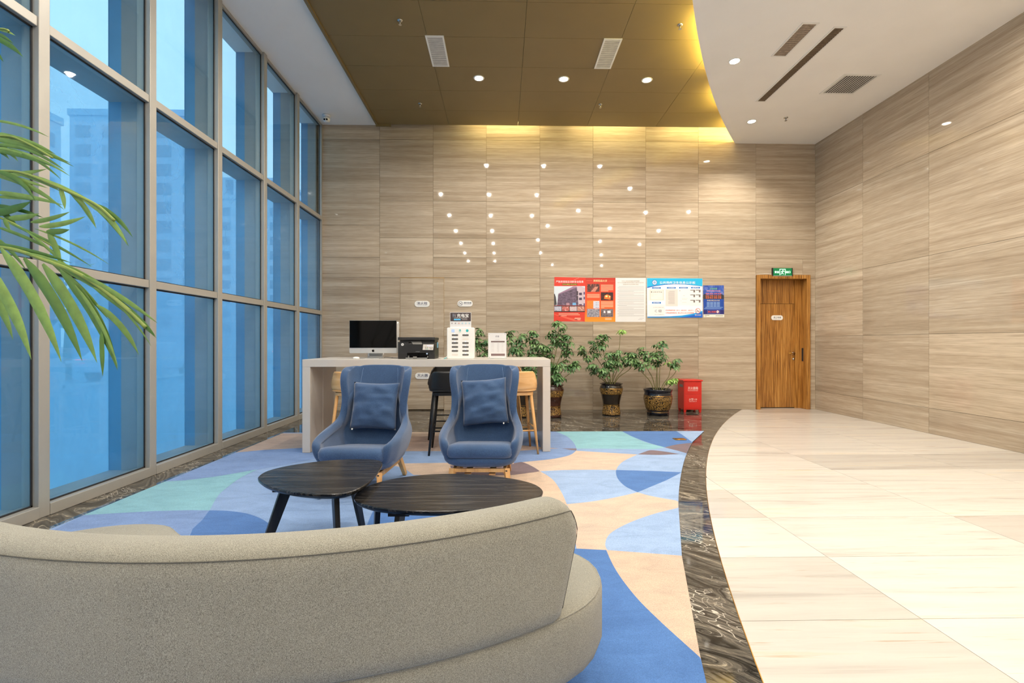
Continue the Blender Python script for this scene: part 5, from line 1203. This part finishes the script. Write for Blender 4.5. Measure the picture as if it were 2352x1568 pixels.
for xa in (1120, 1165):
    for ya_ in (690, 740, 800): s2.rect('photo_window', xa, xa + 15, ya_, ya_ + 18, pcol(70, 66, 90), 4)
for xa, xb in ((1310, 1350), (1400, 1480)): s2.rect('photo_window', xa, xb, 890, 950, pcol(226, 224, 228), 3)
s2.lines('text_lines', [(1242, 1545 - (120 if i == 5 else 0), 255 + i * 29, 12) for i in range(6)] + [(902, 1212, 482 + i * 26, 11) for i in range(4)] + [(1242, 1545 - (220 if i == 6 else 0), 665 + i * 25, 11) for i in range(7)] + [(1345, 1505, 1070 + i * 18, 10) for i in range(3)], pcol(246, 196, 160))
# 3 white notice
s3 = Sheet('printed_notice', 'plain white sheet of small print beside the orange poster', (1264, 630), 0.09354, [(1598, 1164), (2340, 1164), (2348, 86), (1602, 84)], 'paper')
s3.text('中华人民共和国应急管理部', 1752, 2190, 150, 176, pcol(150, 128, 92)); s3.text('关于人员密集场所防范重大消防安全风险', 1650, 2295, 190, 216, pcol(150, 128, 92)); s3.text('加强消防安全管理的通告', 1780, 2165, 234, 260, pcol(150, 128, 92))
rows = []
for i in range(32):
    yy_ = 292 + i * 23.5; end = 2300 - (rnd.choice([0, 0, 0, 420, 250]) if i % 3 == 2 else 0)
    rows.append((1650 + (30 if i % 3 == 0 else 0), end, yy_, 7))
rows += [(2190, 2300, 1075, 7), (2160, 2260, 1102, 7)]
s3.lines('text_lines', rows, pcol(168, 164, 160))
# 4 hygiene information board
kb2 = (1480, 630), 0.08503
s4 = Sheet('hygiene_board', 'blue-headed public hygiene information board with certificates, right of the white notice', kb2[0], kb2[1], [(75, 1170), (1566, 1165), (1562, 110), (62, 100)], pcol(226, 240, 244), 0.012, 'notice board')
s4.poly('header', [(68, 345)] + [(68, 345), (300, 300), (560, 268), (800, 258), (1100, 268), (1350, 292), (1558, 315), (1560, 112), (66, 103)], grad('cyan_header', [(0.0, (30, 180, 226)), (1.0, (10, 130, 206))], 0.86, 1.02))
s4.poly('header_edge', [(70, 370), (300, 316), (560, 282), (800, 270), (1100, 276), (1350, 300), (1558, 325), (1558, 315), (1350, 290), (1100, 264), (800, 256), (560, 264), (300, 296), (70, 340)], pcol(20, 96, 190), 2)
s4.poly('panel', [(72, 372)] + [(300, 318), (560, 284), (800, 272), (1100, 278), (1350, 302), (1556, 328), (1558, 860), (555, 860), (555, 1110), (100, 1110), (76, 720)], pcol(240, 244, 242), 1)
s4.text('公共场所卫生信息公示板', 405, 1372, 186, 262, WHT, 0.010, 3)
mb = MB(); ecx, ecz = s4.l(270, 220)
er = s4.l(340, 220)[0] - ecx
for rr, cc, ly in ((1.0, (60, 100, 180), 3), (0.82, (206, 220, 236), 4), (0.5, (150, 170, 206), 5)):
    obj('emblem', MB().loops([[(ecx + er * rr * math.cos(q), y, ecz + er * rr * math.sin(q)) for q in frange(0, 2 * PI - PI / 14, 27)] for y in (s4.y - 0.0005 * ly, s4.y)]), pcol(*cc), s4.sheet)
PILL = pcol(24, 116, 196)
def pill(x0, x1, y0, y1, words):
    a, z1 = s4.l(x0, y0); b, z0 = s4.l(x1, y1)
    obj('caption', MB().loops([[(x + (a + b) / 2, y, z + (z0 + z1) / 2) for x, z in rrect((b - a) / 2, (z1 - z0) / 2, (z1 - z0) / 2, 5, 1, 1)] for y in (s4.y - 0.001, s4.y)]), PILL, s4.sheet)
    s4.text(words, x0 + 35, x1 - 35, y0 + 8, y1 - 8, WHT, 0.006, 4)
pill(200, 440, 344, 388, '卫生许可证'); pill(600, 845, 342, 386, '卫生管理制度'); pill(928, 1170, 342, 384, '检测报告'); pill(1253, 1498, 340, 382, '健康证'); pill(200, 445, 746, 790, '量化等级')
s4.rect('certificate', 100, 540, 405, 712, pcol(238, 234, 222), 2); s4.lines('certificate_frame', [(155, 505, 425, 5), (155, 505, 680, 5), (155, 161, 425, 260), (500, 506, 425, 260)], pcol(170, 150, 130), 3)
s4.text('卫生许可证', 225, 475, 458, 496, pcol(90, 76, 70), 0.01, 3); s4.lines('seal', [(175, 205, 460, 32)], pcol(130, 110, 100), 3)
s4.lines('text_lines', [(175, 250, 520, 5), (175, 350, 550, 5), (175, 240, 580, 5), (350, 470, 635, 5)], pcol(200, 190, 180), 3)
s4.rect('letter', 565, 895, 405, 860, pcol(222, 214, 206), 2); s4.lines('text_lines', [(640 + (30 if i in (0, 12) else 0), 812, 452 + i * 21, 8) for i in range(17)], pcol(170, 162, 156), 3)
s4.rect('letter', 900, 1225, 402, 832, pcol(240, 238, 232), 2); s4.lines('text_lines', [(930, 970, 430, 24), (1040, 1085, 570, 8), (1010, 1160, 645, 6), (1010, 1140, 676, 6), (970, 1000, 710, 6), (1010, 1130, 758, 6)], pcol(190, 186, 182), 3)
s4.rect('sheet_of_cards', 1226, 1530, 402, 850, pcol(238, 236, 232), 2)
for yy_ in (418, 545, 690):
    for xa in (1233, 1380):
        s4.lines('card', [(xa, xa + 130, yy_, 20), (xa + 85, xa + 128, yy_ + 20, 50)], pcol(120, 110, 106), 3)
s4.rect('grade_sheet', 100, 548, 815, 1115, pcol(232, 230, 228), 2)
s4.text('C 级', 278, 465, 948, 1026, pcol(70, 66, 70), 0.0, 3); s4.text('公共场所卫生量化分级', 225, 510, 878, 904, pcol(170, 160, 150), 0.0, 3); s4.text('鞍山市卫生健康委员会', 275, 515, 1075, 1095, pcol(150, 146, 146), 0.0, 3)
ORG = pcol(226, 104, 70)
s4.text('投诉举报电话  0412 - 6823552   6823711', 566, 1320, 950, 990, ORG, 0.012, 3); s4.text('日常监督管理单位  鞍山市立山区卫生监督局', 572, 1330, 1022, 1058, ORG, 0.012, 3)
s4.poly('footer_light', [(78, 1168), (1564, 1165), (1560, 985), (1300, 1062), (1000, 1112), (700, 1132), (400, 1140), (78, 1140)], pcol(20, 150, 220), 2)
s4.poly('footer', [(900, 1166), (1564, 1164), (1562, 1022), (1400, 1080), (1150, 1130)], pcol(10, 96, 200), 3)
s4.poly('footer', [(78, 1150), (78, 1142), (500, 1142), (900, 1128), (900, 1134), (500, 1150)], pcol(20, 80, 180), 3)
def no_smoking(s, x, y, r, col, lay):
    cx_, cz_ = s.l(x, y); rr = s.l(x + r, y)[0] - cx_; yy_ = s.y - 0.0005 * lay
    obj('no_smoking_disc', MB().loops([[(cx_ + rr * math.cos(q), y2, cz_ + rr * math.sin(q)) for q in frange(0, 2 * PI - PI / 14, 27)] for y2 in (yy_, s.y)]), WHT, s.sheet)
    mb = MB(); ring = [(math.cos(q), math.sin(q)) for q in frange(0, 2 * PI - PI / 14, 27)]
    for i in range(28):
        p, q = ring[i], ring[(i + 1) % 28]
        mb.loops([[(cx_ + rr * f * v[0], y2, cz_ + rr * f * v[1]) for f, v in ((1, p), (1, q), (.84, q), (.84, p))] for y2 in (yy_ - 0.0006, yy_)])
    mb.beam((cx_ - rr * .6, yy_ - 0.0004, cz_ + rr * .6), (cx_ + rr * .6, yy_ - 0.0004, cz_ - rr * .6), 0.0005, rr * 0.16)
    obj('no_smoking_ring', mb, col, s.sheet)
    obj('cigarette', MB().quadbox(cx_ - rr * .6, cx_ + rr * .6, yy_ - 0.0004, yy_, cz_ - rr * .22, cz_ - rr * .02), pcol(70, 60, 60), s.sheet)
no_smoking(s4, 1436, 985, 70, pcol(206, 70, 60), 6); s4.text('禁止吸烟', 1358, 1520, 1078, 1116, pcol(226, 206, 190), 0.008, 5)
# 5 blue civic poster
s5 = Sheet('civic_poster', 'small dark blue poster with red slogans, rightmost on the wall', kb2[0], kb2[1], [(1600, 1158), (2154, 1160), (2146, 296), (1584, 298)], pcol(20, 70, 160))
s5.poly('sky', [(1588, 560), (2148, 560), (2146, 298), (1585, 300)], pic('evening_sky', [(30, 56, 140), (50, 90, 180), (140, 150, 206)], 9), 1)
s5.poly('skyline', [(1590, 665), (2150, 665), (2150, 570), (2090, 530), (1990, 560), (1850, 545), (1700, 560), (1620, 520), (1590, 560)], pcol(52, 52, 60), 2)
s5.poly('lower_dark', [(1592, 1075), (2152, 1075), (2152, 960), (1592, 960)], pcol(34, 36, 110), 1)
s5.rect('footer', 1600, 2156, 1078, 1158, pcol(232, 226, 210), 2)
s5.text('巩固创建', 1765, 1965, 362, 408, pcol(120, 196, 130), 0.008, 3); s5.text('全国文明城市成果', 1675, 2055, 425, 466, pcol(226, 150, 150), 0.008, 3)
for yy_, wds in ((500, '富强 民主 文明 和谐'), (562, '自由 平等 公正 法治'), (612, '爱国 敬业 诚信 友善')): s5.text(wds, 1655, 2075, yy_, yy_ + 42, pcol(240, 116, 70), 0.008, 3)
s5.text('争做文明卫生市民', 1690, 2035, 685, 725, pcol(226, 206, 150), 0.01, 3)
s5.lines('text_lines', [(xa, xa + 78, yy_, 16) for yy_ in (750, 782, 815, 848) for xa in (1685, 1775, 1868, 1960)] + [(1650, 2120, 882, 12), (1615, 2080, 916, 12)], pcol(150, 186, 226), 3)
s5.lines('slogan_frame', [(1705, 2035, 958, 4), (1705, 2035, 1052, 4), (1705, 1709, 958, 96), (2031, 2035, 958, 96)], pcol(150, 150, 220), 3)
s5.text('禁止吸烟', 1718, 1925, 985, 1035, pcol(240, 100, 70), 0.008, 3); no_smoking(s5, 1978, 1008, 38, pcol(206, 80, 70), 4)
s5.lines('footer_print', [(1620, 1755, 1095, 14), (1620, 1680, 1128, 9), (1920, 2125, 1110, 14)], pcol(120, 116, 106), 4)
# exit sign
a, zt_ = on_y(1774, 615, YB - 0.03); b, zb_ = on_y(1820.5, 634, YB - 0.03); w_, h_ = (b - a) / 2, zt_ - zb_
ex = thing('exit_sign', 'lit green exit sign above the brown door', 'sign', ((a + b) / 2, YB, zb_))
M['exit_green'] = plain('exit_green', C(0, 60, 24), 0.4, emit=(0.0, 0.30, 0.09, 1), estr=0.55)
M['exit_white'] = plain('exit_lit', C(220, 255, 230), 0.4, emit=(0.55, 1.0, 0.68, 1), estr=1.5)
obj('panel', MB().quadbox(-w_ + 0.014, w_ - 0.014, -0.03, -0.004, 0.008, h_ - 0.004), 'exit_green', ex)
for s in (-1, 1): obj('end_cap', MB().quadbox(min(s * w_, s * (w_ - 0.016)), max(s * w_, s * (w_ - 0.016)), -0.036, 0, 0, h_), 'black_plastic', ex, bevel=0.003)
obj('lower_rail', MB().quadbox(-w_ + 0.016, w_ - 0.016, -0.034, 0.0, 0.0, 0.009), 'silver', ex)
text('lettering', '安全', 'exit_white', ex, (-w_ * 0.55, -0.031, h_ * 0.5), 0.085, 0.045, 0.02); text('lettering', '出口', 'exit_white', ex, (w_ * 0.55, -0.031, h_ * 0.5), 0.085, 0.045, 0.02)
y_ = -0.0308; q = 0.001
man = MB()
for x0, x1, z0, z1 in ((-0.055, -0.046, 0.02, 0.132), (0.046, 0.055, 0.02, 0.132), (-0.055, 0.055, 0.124, 0.132)): man.quadbox(x0, x1, y_ - q, y_, z0, z1)
obj('door_symbol', man, 'exit_white', ex)
man = MB().lathe([(0.009, 0), (0.009, 0.001)], 14)
man = MB()
man.poly3([(0.008 + 0.0095 * math.cos(t_), y_ - q, 0.107 + 0.0095 * math.sin(t_)) for t_ in frange(0, 2 * PI - PI / 7, 13)])
for p0, p1, wd_ in (((0.003, 0.094), (-0.008, 0.062), 0.014), ((-0.008, 0.064), (0.016, 0.050), 0.009), ((0.016, 0.050), (0.012, 0.026), 0.008), ((-0.008, 0.062), (-0.020, 0.040), 0.009), ((-0.020, 0.040), (-0.036, 0.040), 0.008), ((0.003, 0.092), (0.026, 0.084), 0.007), ((0.026, 0.084), (0.034, 0.094), 0.006), ((0.0, 0.092), (-0.024, 0.088), 0.007), ((-0.024, 0.088), (-0.028, 0.068), 0.006)):
    man.beam((p0[0], y_ - q, p0[1]), (p1[0], y_ - q, p1[1]), 0.0006, wd_)
obj('running_figure', man, 'exit_white', ex)
obj('wire', MB().tube(curve([(-w_, -0.004, 0.03), (-w_ - 0.08, -0.003, 0.045), (-w_ - 0.25, -0.003, 0.035), (-w_ - 0.30, -0.003, 0.02)], 5), 0.004, 6), WH, ex, smooth=True)
# ================================================================== FIRE EXTINGUISHER CABINET
FX, FY = on_y(1591.5, 943, 8.52)[0], 8.52
fc = thing('extinguisher_cabinet', 'red fire extinguisher cabinet standing on the black marble by the far wall', 'cabinet', (FX, FY, 0))
obj('body', MB().quadbox(-0.160, 0.160, 0.004, 0.30, 0.05, 0.555), 'red_paint', fc, bevel=0.003)
obj('lid', MB().loops([[(x, y, z) for x, y in ((-a_, -b_), (a_, -b_), (a_, 0.302 + b_), (-a_, 0.302 + b_))] for z, a_, b_ in ((0.556, 0.165, 0.0), (0.562, 0.178, 0.012), (0.576, 0.178, 0.012), (0.585, 0.165, 0.0))]), 'red_paint', fc)
ud = obj('upper_door', MB().quadbox(-0.142, 0.142, 0.0, 0.004, 0.325, 0.535), 'red_paint', fc, bevel=0.0015)
ld2 = obj('lower_door', MB().quadbox(-0.142, 0.142, 0.0, 0.004, 0.075, 0.318), 'red_paint', fc, bevel=0.0015)
for x in (-0.135, 0.135):
    for y in (0.025, 0.275): obj('foot', MB().beam((x, y, 0.05), (x * 1.03, y, 0), 0.05, 0.03, 0.03, 0.024), 'red_paint', fc)
PKW = pcol(246, 214, 206)
text('lettering', '灭火器箱', PKW, ud, (0, -0.001, 0.437), 0.185, 0.052, 0.006); text('lettering', 'FIRE EXTINGUISHER BOX', PKW, ud, (0, -0.001, 0.393), 0.185, 0.017)
text('lettering', '火警119', PKW, ld2, (0, -0.001, 0.235), 0.145, 0.042, 0.004); text('lettering', 'FIRE ALARM 119', PKW, ld2, (0, -0.001, 0.197), 0.13, 0.016)
obj('side_handle', MB().quadbox(-0.164, -0.160, 0.06, 0.20, 0.45, 0.495).quadbox(-0.166, -0.164, 0.10, 0.16, 0.462, 0.483), 'grey_plastic', fc)
# ================================================================== POTTED UMBRELLA PLANTS
def leaf_mesh(seed, mat='leaf', n=8, ln=0.110, wd=0.034):
    r = random.Random(seed); mb = MB()
    pet = [(0, 0, 0), (0.02, 0, 0.05), (0.05, 0, 0.09)]
    mb.tube(pet, [0.0028, 0.0022, 0.002], 5)
    hub = Vector((0.05, 0, 0.09))
    for i in range(n):
        a = 2 * PI * i / n + r.uniform(-0.15, 0.15); k = r.uniform(0.75, 1.1) * ln; dr = r.uniform(0.35, 0.75); w_ = wd * r.uniform(0.85, 1.1)
        d = Vector((math.cos(a), math.sin(a), 0)); sdv = Vector((-math.sin(a), math.cos(a), 0))
        prof = ((0.0, 0.03, 0.0), (0.16, 0.10, 0.006), (0.42, 0.85, 0.008), (0.66, 1.0, -0.004), (0.86, 0.6, -0.03), (1.0, 0.02, -0.055))
        rings_ = []
        for t_, q_, _z in prof:
            c0 = hub + d * (t_ * k * (1 - 0.25 * dr * t_)) + Vector((0, 0, 0.012 * t_ - dr * 0.10 * t_ * t_))
            hw_ = w_ * 0.5 * q_; fold = Vector((0, 0, 0.25 * hw_))
            rings_.append([c0 - sdv * hw_ + fold, c0, c0 + sdv * hw_ + fold])
        mb.loops(rings_, closed=False, caps=False)
    return mb.mesh('leaf', mat, True)
LEAF = [leaf_mesh(i, 'leaf', 7 + i % 2) for i in range(5)]; LEAFY = [leaf_mesh(20 + i, 'leaf_young', 7) for i in range(2)]
POT_A = [(0.13, 0.0), (0.155, 0.004), (0.158, 0.03), (0.148, 0.10), (0.142, 0.16), (0.150, 0.24), (0.172, 0.34), (0.194, 0.42), (0.200, 0.465), (0.190, 0.50), (0.172, 0.52), (0.175, 0.53), (0.196, 0.538), (0.200, 0.548), (0.190, 0.552), (0.168, 0.548), (0.160, 0.51)]
POT_B = [(0.17, 0.0), (0.185, 0.004), (0.186, 0.06), (0.180, 0.075), (0.205, 0.12), (0.228, 0.20), (0.242, 0.28), (0.242, 0.33), (0.232, 0.365), (0.226, 0.38), (0.232, 0.40), (0.244, 0.43), (0.246, 0.448), (0.236, 0.452), (0.215, 0.445), (0.205, 0.41)]
def band(prof, z0, z1, off=0.0012):
    def r_at(z):
        for (r0, a), (r1, b) in zip(prof[:-1], prof[1:]):
            if a <= z <= b: return r0 + (r1 - r0) * (z - a) / max(1e-6, b - a)
        return prof[-1][0]
    return [(r_at(z) + off, z) for z in frange(z0, z1, 10)]
def pot_plant(label, x, y, prof, glaze, gold, bands, lines_, stems, sc_=1.0, seed=1):
    r = random.Random(seed)
    t = thing('potted_umbrella_plant', label, 'plant', (x, y, 0), group='potted umbrella plants along the far wall')
    pt = obj('pot', MB().lathe([(a * sc_, b * sc_) for a, b in prof], 40, cap=(True, False)), glaze, t, smooth=True)
    for z0, z1 in bands: obj('gold_band', MB().lathe([(a * sc_, b * sc_) for a, b in band(prof, z0, z1)], 40, cap=(False, False)), gold, pt, smooth=True)
    for z in lines_: obj('gold_line', MB().lathe([(a * sc_, b * sc_) for a, b in band(prof, z - 0.0025, z + 0.0025, 0.0016)], 40, cap=(False, False)), 'brass', pt, smooth=True)
    zt2 = prof[-1][1] * sc_
    obj('soil', MB().lathe([((prof[-1][0] + 0.004) * sc_, zt2 - 0.01), (prof[-1][0] * sc_ * 0.6, zt2 + 0.004), (0.01, zt2 + 0.01)], 24), 'soil', t, smooth=True)
    for (bx_, tx_, ty_, tz2, nl, spread, young) in stems:
        p0 = Vector((bx_, r.uniform(-0.05, 0.05), zt2 - 0.02)); p3 = Vector((tx_, ty_, tz2))
        p1 = p0 + Vector((0.25 * (tx_ - bx_), 0.3 * ty_, 0.35 * (tz2 - zt2))); p2 = p0.lerp(p3, 0.68) + Vector(((tx_ - bx_) * 0.12, 0, -0.02 + 0.04 * r.random()))
        pts = curve([tuple(p0), tuple(p1), tuple(p2), tuple(p3)], 5)
        obj('stem', MB().tube(pts, [0.0085 - 0.005 * i / (len(pts) - 1) for i in range(len(pts))], 6), 'stem', t, smooth=True)
        for i in range(int(nl * (1.0 if young else 1.9) + 0.5)):
            f = 1.0 if i < 2 else r.uniform(1 - spread, 1.0)
            k_ = min(len(pts) - 1, int(f * (len(pts) - 1))); b0 = Vector(pts[k_])
            me = r.choice(LEAFY if young else LEAF); s_ = r.uniform(0.72, 1.15)
            o = put('leaf', me, t, b0, (r.uniform(-0.25, 0.7), r.uniform(-0.2, 0.5), r.uniform(0, 2 * PI)), (s_, s_, s_))
lines_a = (0.205, 0.375, 0.462)
bands_a = ((0.02, 0.185), (0.385, 0.455))
p_y = 8.27
def lx_(u, Y=p_y): return on_y(u, 900, Y)[0]
pot_plant('umbrella plant in a tall black and gold pot, middle of the three by the cabinet', lx_(1404), p_y, POT_A, 'pot_black', 'gold_black', ((0.02, 0.185), (0.375, 0.465)), (0.19, 0.37, 0.468),
    [(-.05, -.52, -.05, 1.10, 7, .35, 0), (-.03, -.30, .10, 1.22, 8, .4, 0), (-.02, -.18, -.10, 1.30, 8, .4, 0), (0.0, .17, .05, 1.40, 4, .05, 1), (.01, .06, -.12, 1.06, 8, .4, 0), (.03, .30, -.05, 1.00, 7, .35, 0), (.04, .42, .08, .96, 6, .3, 0),
     (-.06, -.35, -.15, .80, 7, .4, 0), (-.05, -.20, -.18, .72, 6, .5, 0), (-.02, -.08, -.10, 1.0, 8, .5, 0), (.02, .15, .1, .9, 5, .4, 0)], 1.0, 11)
pot_plant('umbrella plant in a squat blue-black pot beside the red cabinet', lx_(1511), p_y, POT_B, 'pot_blue', 'gold_black', ((0.10, 0.34),), (0.345, 0.085, 0.06),
    [(-.06, -.40, -.03, .98, 7, .35, 0), (-.03, -.24, .05, 1.10, 8, .4, 0), (0, -.05, -.08, 1.12, 7, .4, 0), (.02, .06, .06, 1.17, 6, .3, 0), (.05, .34, -.05, .90, 5, .25, 0), (.04, .22, .0, .80, 3, .2, 1), (.09, .20, -.16, .55, 7, .5, 1), (-.02, .02, .1, .95, 4, .3, 0)], 1.0, 12)
pot_plant('umbrella plant in a tall brown and gold pot partly hidden by the bar table leg', lx_(1268, 8.05), 8.05, POT_A, 'pot_brown', 'gold_brown', ((0.05, 0.19), (0.36, 0.45)), (0.195, 0.355, 0.455),
    [(-.02, .12, .05, 1.55, 3, .05, 0), (0.0, .20, -.05, 1.40, 9, .3, 0), (-.03, .02, .08, 1.36, 9, .35, 0), (.02, .28, .0, 1.28, 8, .35, 0), (-.05, -.16, -.06, 1.15, 8, .4, 0), (.05, .38, -.08, .85, 8, .4, 0), (.06, .26, .1, 1.0, 5, .4, 0), (-.02, .05, -.15, .80, 9, .5, 0), (0, -.05, .1, 1.0, 8, .5, 0), (.03, .10, -.18, .65, 7, .6, 0)], 1.0, 13)
pot_plant('umbrella plant behind the right end of the bar table', lx_(1193, 8.1), 8.1, POT_A, 'pot_black', 'gold_black', bands_a, lines_a,
    [(0.0, .22, -.05, 1.35, 4, .1, 0), (0.0, .02, .0, 1.32, 8, .35, 0), (-.03, -.14, .06, 1.38, 8, .4, 0), (.03, .24, -.08, 1.22, 8, .35, 0), (.05, .40, .05, 1.12, 7, .35, 0), (-.02, -.05, -.12, 1.05, 8, .4, 0), (.04, .18, -.16, .95, 9, .5, 0), (.05, .35, -.1, .80, 8, .5, 0), (0, .05, .1, .85, 7, .5, 0)], 1.0, 14)
pot_plant('umbrella plant behind the charging station on the bar table', lx_(1108, 8.15), 8.15, POT_A, 'pot_brown', 'gold_brown', bands_a, lines_a,
    [(0.0, -.06, -.05, 1.40, 4, .1, 0), (0.0, .05, .0, 1.22, 7, .35, 0), (-.03, -.10, .06, 1.22, 7, .4, 0), (.03, .18, -.08, 1.15, 6, .35, 0), (-.02, -.2, -.12, 1.0, 6, .4, 0), (.04, .25, -.1, .95, 6, .5, 0), (.0, .0, .1, .85, 6, .5, 0)], 1.0, 15)

# ================================================================== PALM AT THE LEFT EDGE
def at_depth(u, v, zc):
    xc = (u - U0) / F * zc; return Vector((xc * cY + zc * sY, -xc * sY + zc * cY, EYE + (V0 - v) * zc / F))
PX, PYY = -2.62, 1.42
pm = thing('areca_palm', 'tall palm in a pot whose fronds arch in from the left edge', 'plant', (PX, PYY, GZ))
porig = Vector((PX, PYY, GZ))
obj('pot', MB().lathe([(0.15, 0), (0.16, 0.005), (0.20, 0.20), (0.22, 0.34), (0.225, 0.36), (0.205, 0.36), (0.195, 0.32)], 36, cap=(True, False)), 'white_plastic', pm, smooth=True)
obj('soil', MB().lathe([(0.197, 0.32), (0.1, 0.33), (0.01, 0.335)], 24), 'soil', pm, smooth=True)
def rach(pts_img, base, rad=0.008):
    pts = [Vector(base)] + [at_depth(*p) - porig for p in pts_img]
    return obj('rachis', MB().tube(curve([tuple(p) for p in pts], 6), rad, 7), 'palm_stem', pm, smooth=True)
for q, (bx_, by_, hgt) in enumerate(((0.03, 0.03, 1.1), (-0.05, 0.02, 1.3), (0.0, -0.06, 0.95), (0.06, -0.02, 1.2))):
    obj('cane', MB().tube([(bx_, by_, 0.30), (bx_ * 1.5, by_ * 1.5, hgt * 0.6), (bx_ * 2.2 + 0.04, by_ * 2 + 0.02, hgt)], [0.018, 0.015, 0.011], 9), 'cane', pm, smooth=True)
cane_top = [(0.12, 0.08, 1.08), (-0.06, 0.06, 1.28), (0.05, -0.09, 0.93), (0.17, -0.02, 1.18)]
rach([(-150, 575, 1.66), (0, 568, 1.62), (110, 600, 1.60), (200, 640, 1.58), (290, 708, 1.57), (335, 752, 1.565)], cane_top[0], 0.0065)
rach([(-160, 400, 1.70), (0, 393, 1.66), (60, 400, 1.65), (137, 431, 1.64), (219, 469, 1.63), (262, 506, 1.62)], cane_top[3], 0.005)
rach([(-150, 330, 1.76), (0, 312, 1.74), (60, 328, 1.73), (120, 362, 1.72)], cane_top[1], 0.004)
rach([(-120, 470, 1.80), (0, 500, 1.78), (60, 530, 1.77), (130, 570, 1.76)], cane_top[3], 0.004)
rach([(-150, 60, 1.80), (0, 66, 1.78), (20, 74, 1.78)], cane_top[1], 0.004)
def leaflet(bu, bv, tu, tv, wpx, bow, zc, fold=0.2, dz=0.0):
    a = Vector((bu, bv)); b = Vector((tu, tv)); d = (b - a); n = Vector((-d.y, d.x)).normalized()
    rings_ = []; K = 9
    for i in range(K + 1):
        t_ = i / K; p = a + d * t_ + n * (bow * 4 * t_ * (1 - t_) * 0.5); 
        tg = d + n * (bow * 2 * (1 - 2 * t_)); nn = Vector((-tg.y, tg.x)).normalized()
        w_ = wpx * 0.5 * (min(1, 0.25 + t_ * 4.5) if t_ < 0.2 else (1.0 if t_ < 0.5 else max(0.02, 1 - ((t_ - 0.5) / 0.5) ** 1.8)))
        z_ = zc - dz * t_
        rings_.append([at_depth(*(p - nn * w_), z_ + fold * w_ / F * z_) - porig, at_depth(*p, z_) - porig, at_depth(*(p + nn * w_), z_ + fold * w_ / F * z_) - porig])
    o = obj('leaflet', MB().loops(rings_, closed=False, caps=False), 'palm', pm, smooth=True)
    return o
LF = [ # near broad frond
 (-40, 600, 72, 826, 30, -24, 1.60), (2, 570, 141, 831, 30, -26, 1.60), (55, 592, 189, 829, 30, -24, 1.595), (98, 606, 223, 833, 30, -22, 1.59), (138, 620, 270, 850, 28, -34, 1.585), (172, 655, 272, 846, 12, -22, 1.58), (233, 760, 236, 864, 15, 0, 1.58),
 (222, 700, 319, 815, 19, -22, 1.575), (262, 690, 348, 796, 7, -10, 1.57), (190, 632, 362, 742, 15, -10, 1.57), (215, 660, 359, 776, 17, -12, 1.57), (290, 708, 357, 772, 13, -6, 1.565), (150, 618, 330, 735, 13, -14, 1.58), (60, 580, 236, 652, 13, -12, 1.6), (-20, 560, 165, 604, 12, -10, 1.62), (-60, 555, 120, 590, 14, -10, 1.63), (110, 600, 300, 712, 11, -8, 1.59), (-70, 590, 30, 780, 28, -22, 1.62), (120, 606, 250, 735, 14, -14, 1.6),
 # middle frond
 (-40, 395, 148, 482, 15, -30, 1.66), (-10, 392, 82, 463, 15, -28, 1.65), (30, 396, 140, 440, 13, -12, 1.65), (137, 431, 149, 481, 15, -5, 1.645), (170, 446, 221, 524, 16, -8, 1.64), (160, 442, 214, 512, 9, -8, 1.64), (205, 462, 296, 566, 17, -14, 1.635), (225, 475, 293, 563, 15, -10, 1.63), (219, 468, 305, 545, 14, -16, 1.63), (100, 412, 262, 500, 14, -10, 1.64), (60, 400, 230, 476, 14, -10, 1.65), (-20, 400, 110, 432, 12, -8, 1.66), (190, 458, 285, 540, 12, -12, 1.63),
 # upper frond
 (-30, 275, 113, 315, 8, -16, 1.75), (-30, 305, 128, 354, 16, -16, 1.74), (-30, 318, 170, 383, 14, -22, 1.735), (-20, 330, 164, 375, 12, -16, 1.735), (-10, 338, 162, 405, 10, -22, 1.73), (20, 340, 141, 413, 9, -18, 1.73), (-20, 345, 125, 384, 12, -12, 1.73), (-30, 322, 42, 371, 15, -14, 1.74), (-40, 330, 22, 366, 14, -12, 1.74), (40, 335, 150, 392, 9, -10, 1.73), (-20, 312, 150, 368, 12, -12, 1.74),
 # dark tangle
 (-20, 405, 108, 388, 15, 6, 1.78), (-20, 490, 72, 462, 24, 10, 1.77), (-20, 440, 146, 471, 13, -8, 1.78), (70, 510, 161, 486, 14, 8, 1.76), (90, 520, 196, 497, 16, 10, 1.755), (106, 531, 160, 527, 18, 5, 1.75), (-10, 452, 120, 462, 12, -6, 1.79), (-20, 470, 100, 500, 12, -8, 1.79), (20, 500, 90, 490, 18, 8, 1.77), (-10, 478, 40, 520, 16, -6, 1.78), (10, 500, 24, 528, 14, 4, 1.77),
 (20, 512, 212, 613, 9, -10, 1.76), (80, 525, 252, 608, 6, -14, 1.76), (110, 534, 140, 612, 20, -8, 1.755), (60, 530, 180, 640, 9, -8, 1.76), (-20, 540, 60, 620, 12, -12, 1.77), (-10, 520, 130, 580, 10, -8, 1.77),
 # topmost
 (-30, 62, 36, 82, 10, -8, 1.78), (-30, 80, 53, 131, 16, -14, 1.77), (-30, 70, 31, 101, 10, -10, 1.78), (-40, 95, 8, 142, 14, -8, 1.77)]
for lf in LF: leaflet(*lf[:4], lf[4] * (0.86 if lf[4] > 24 else 0.76), *lf[5:], fold=0.35)
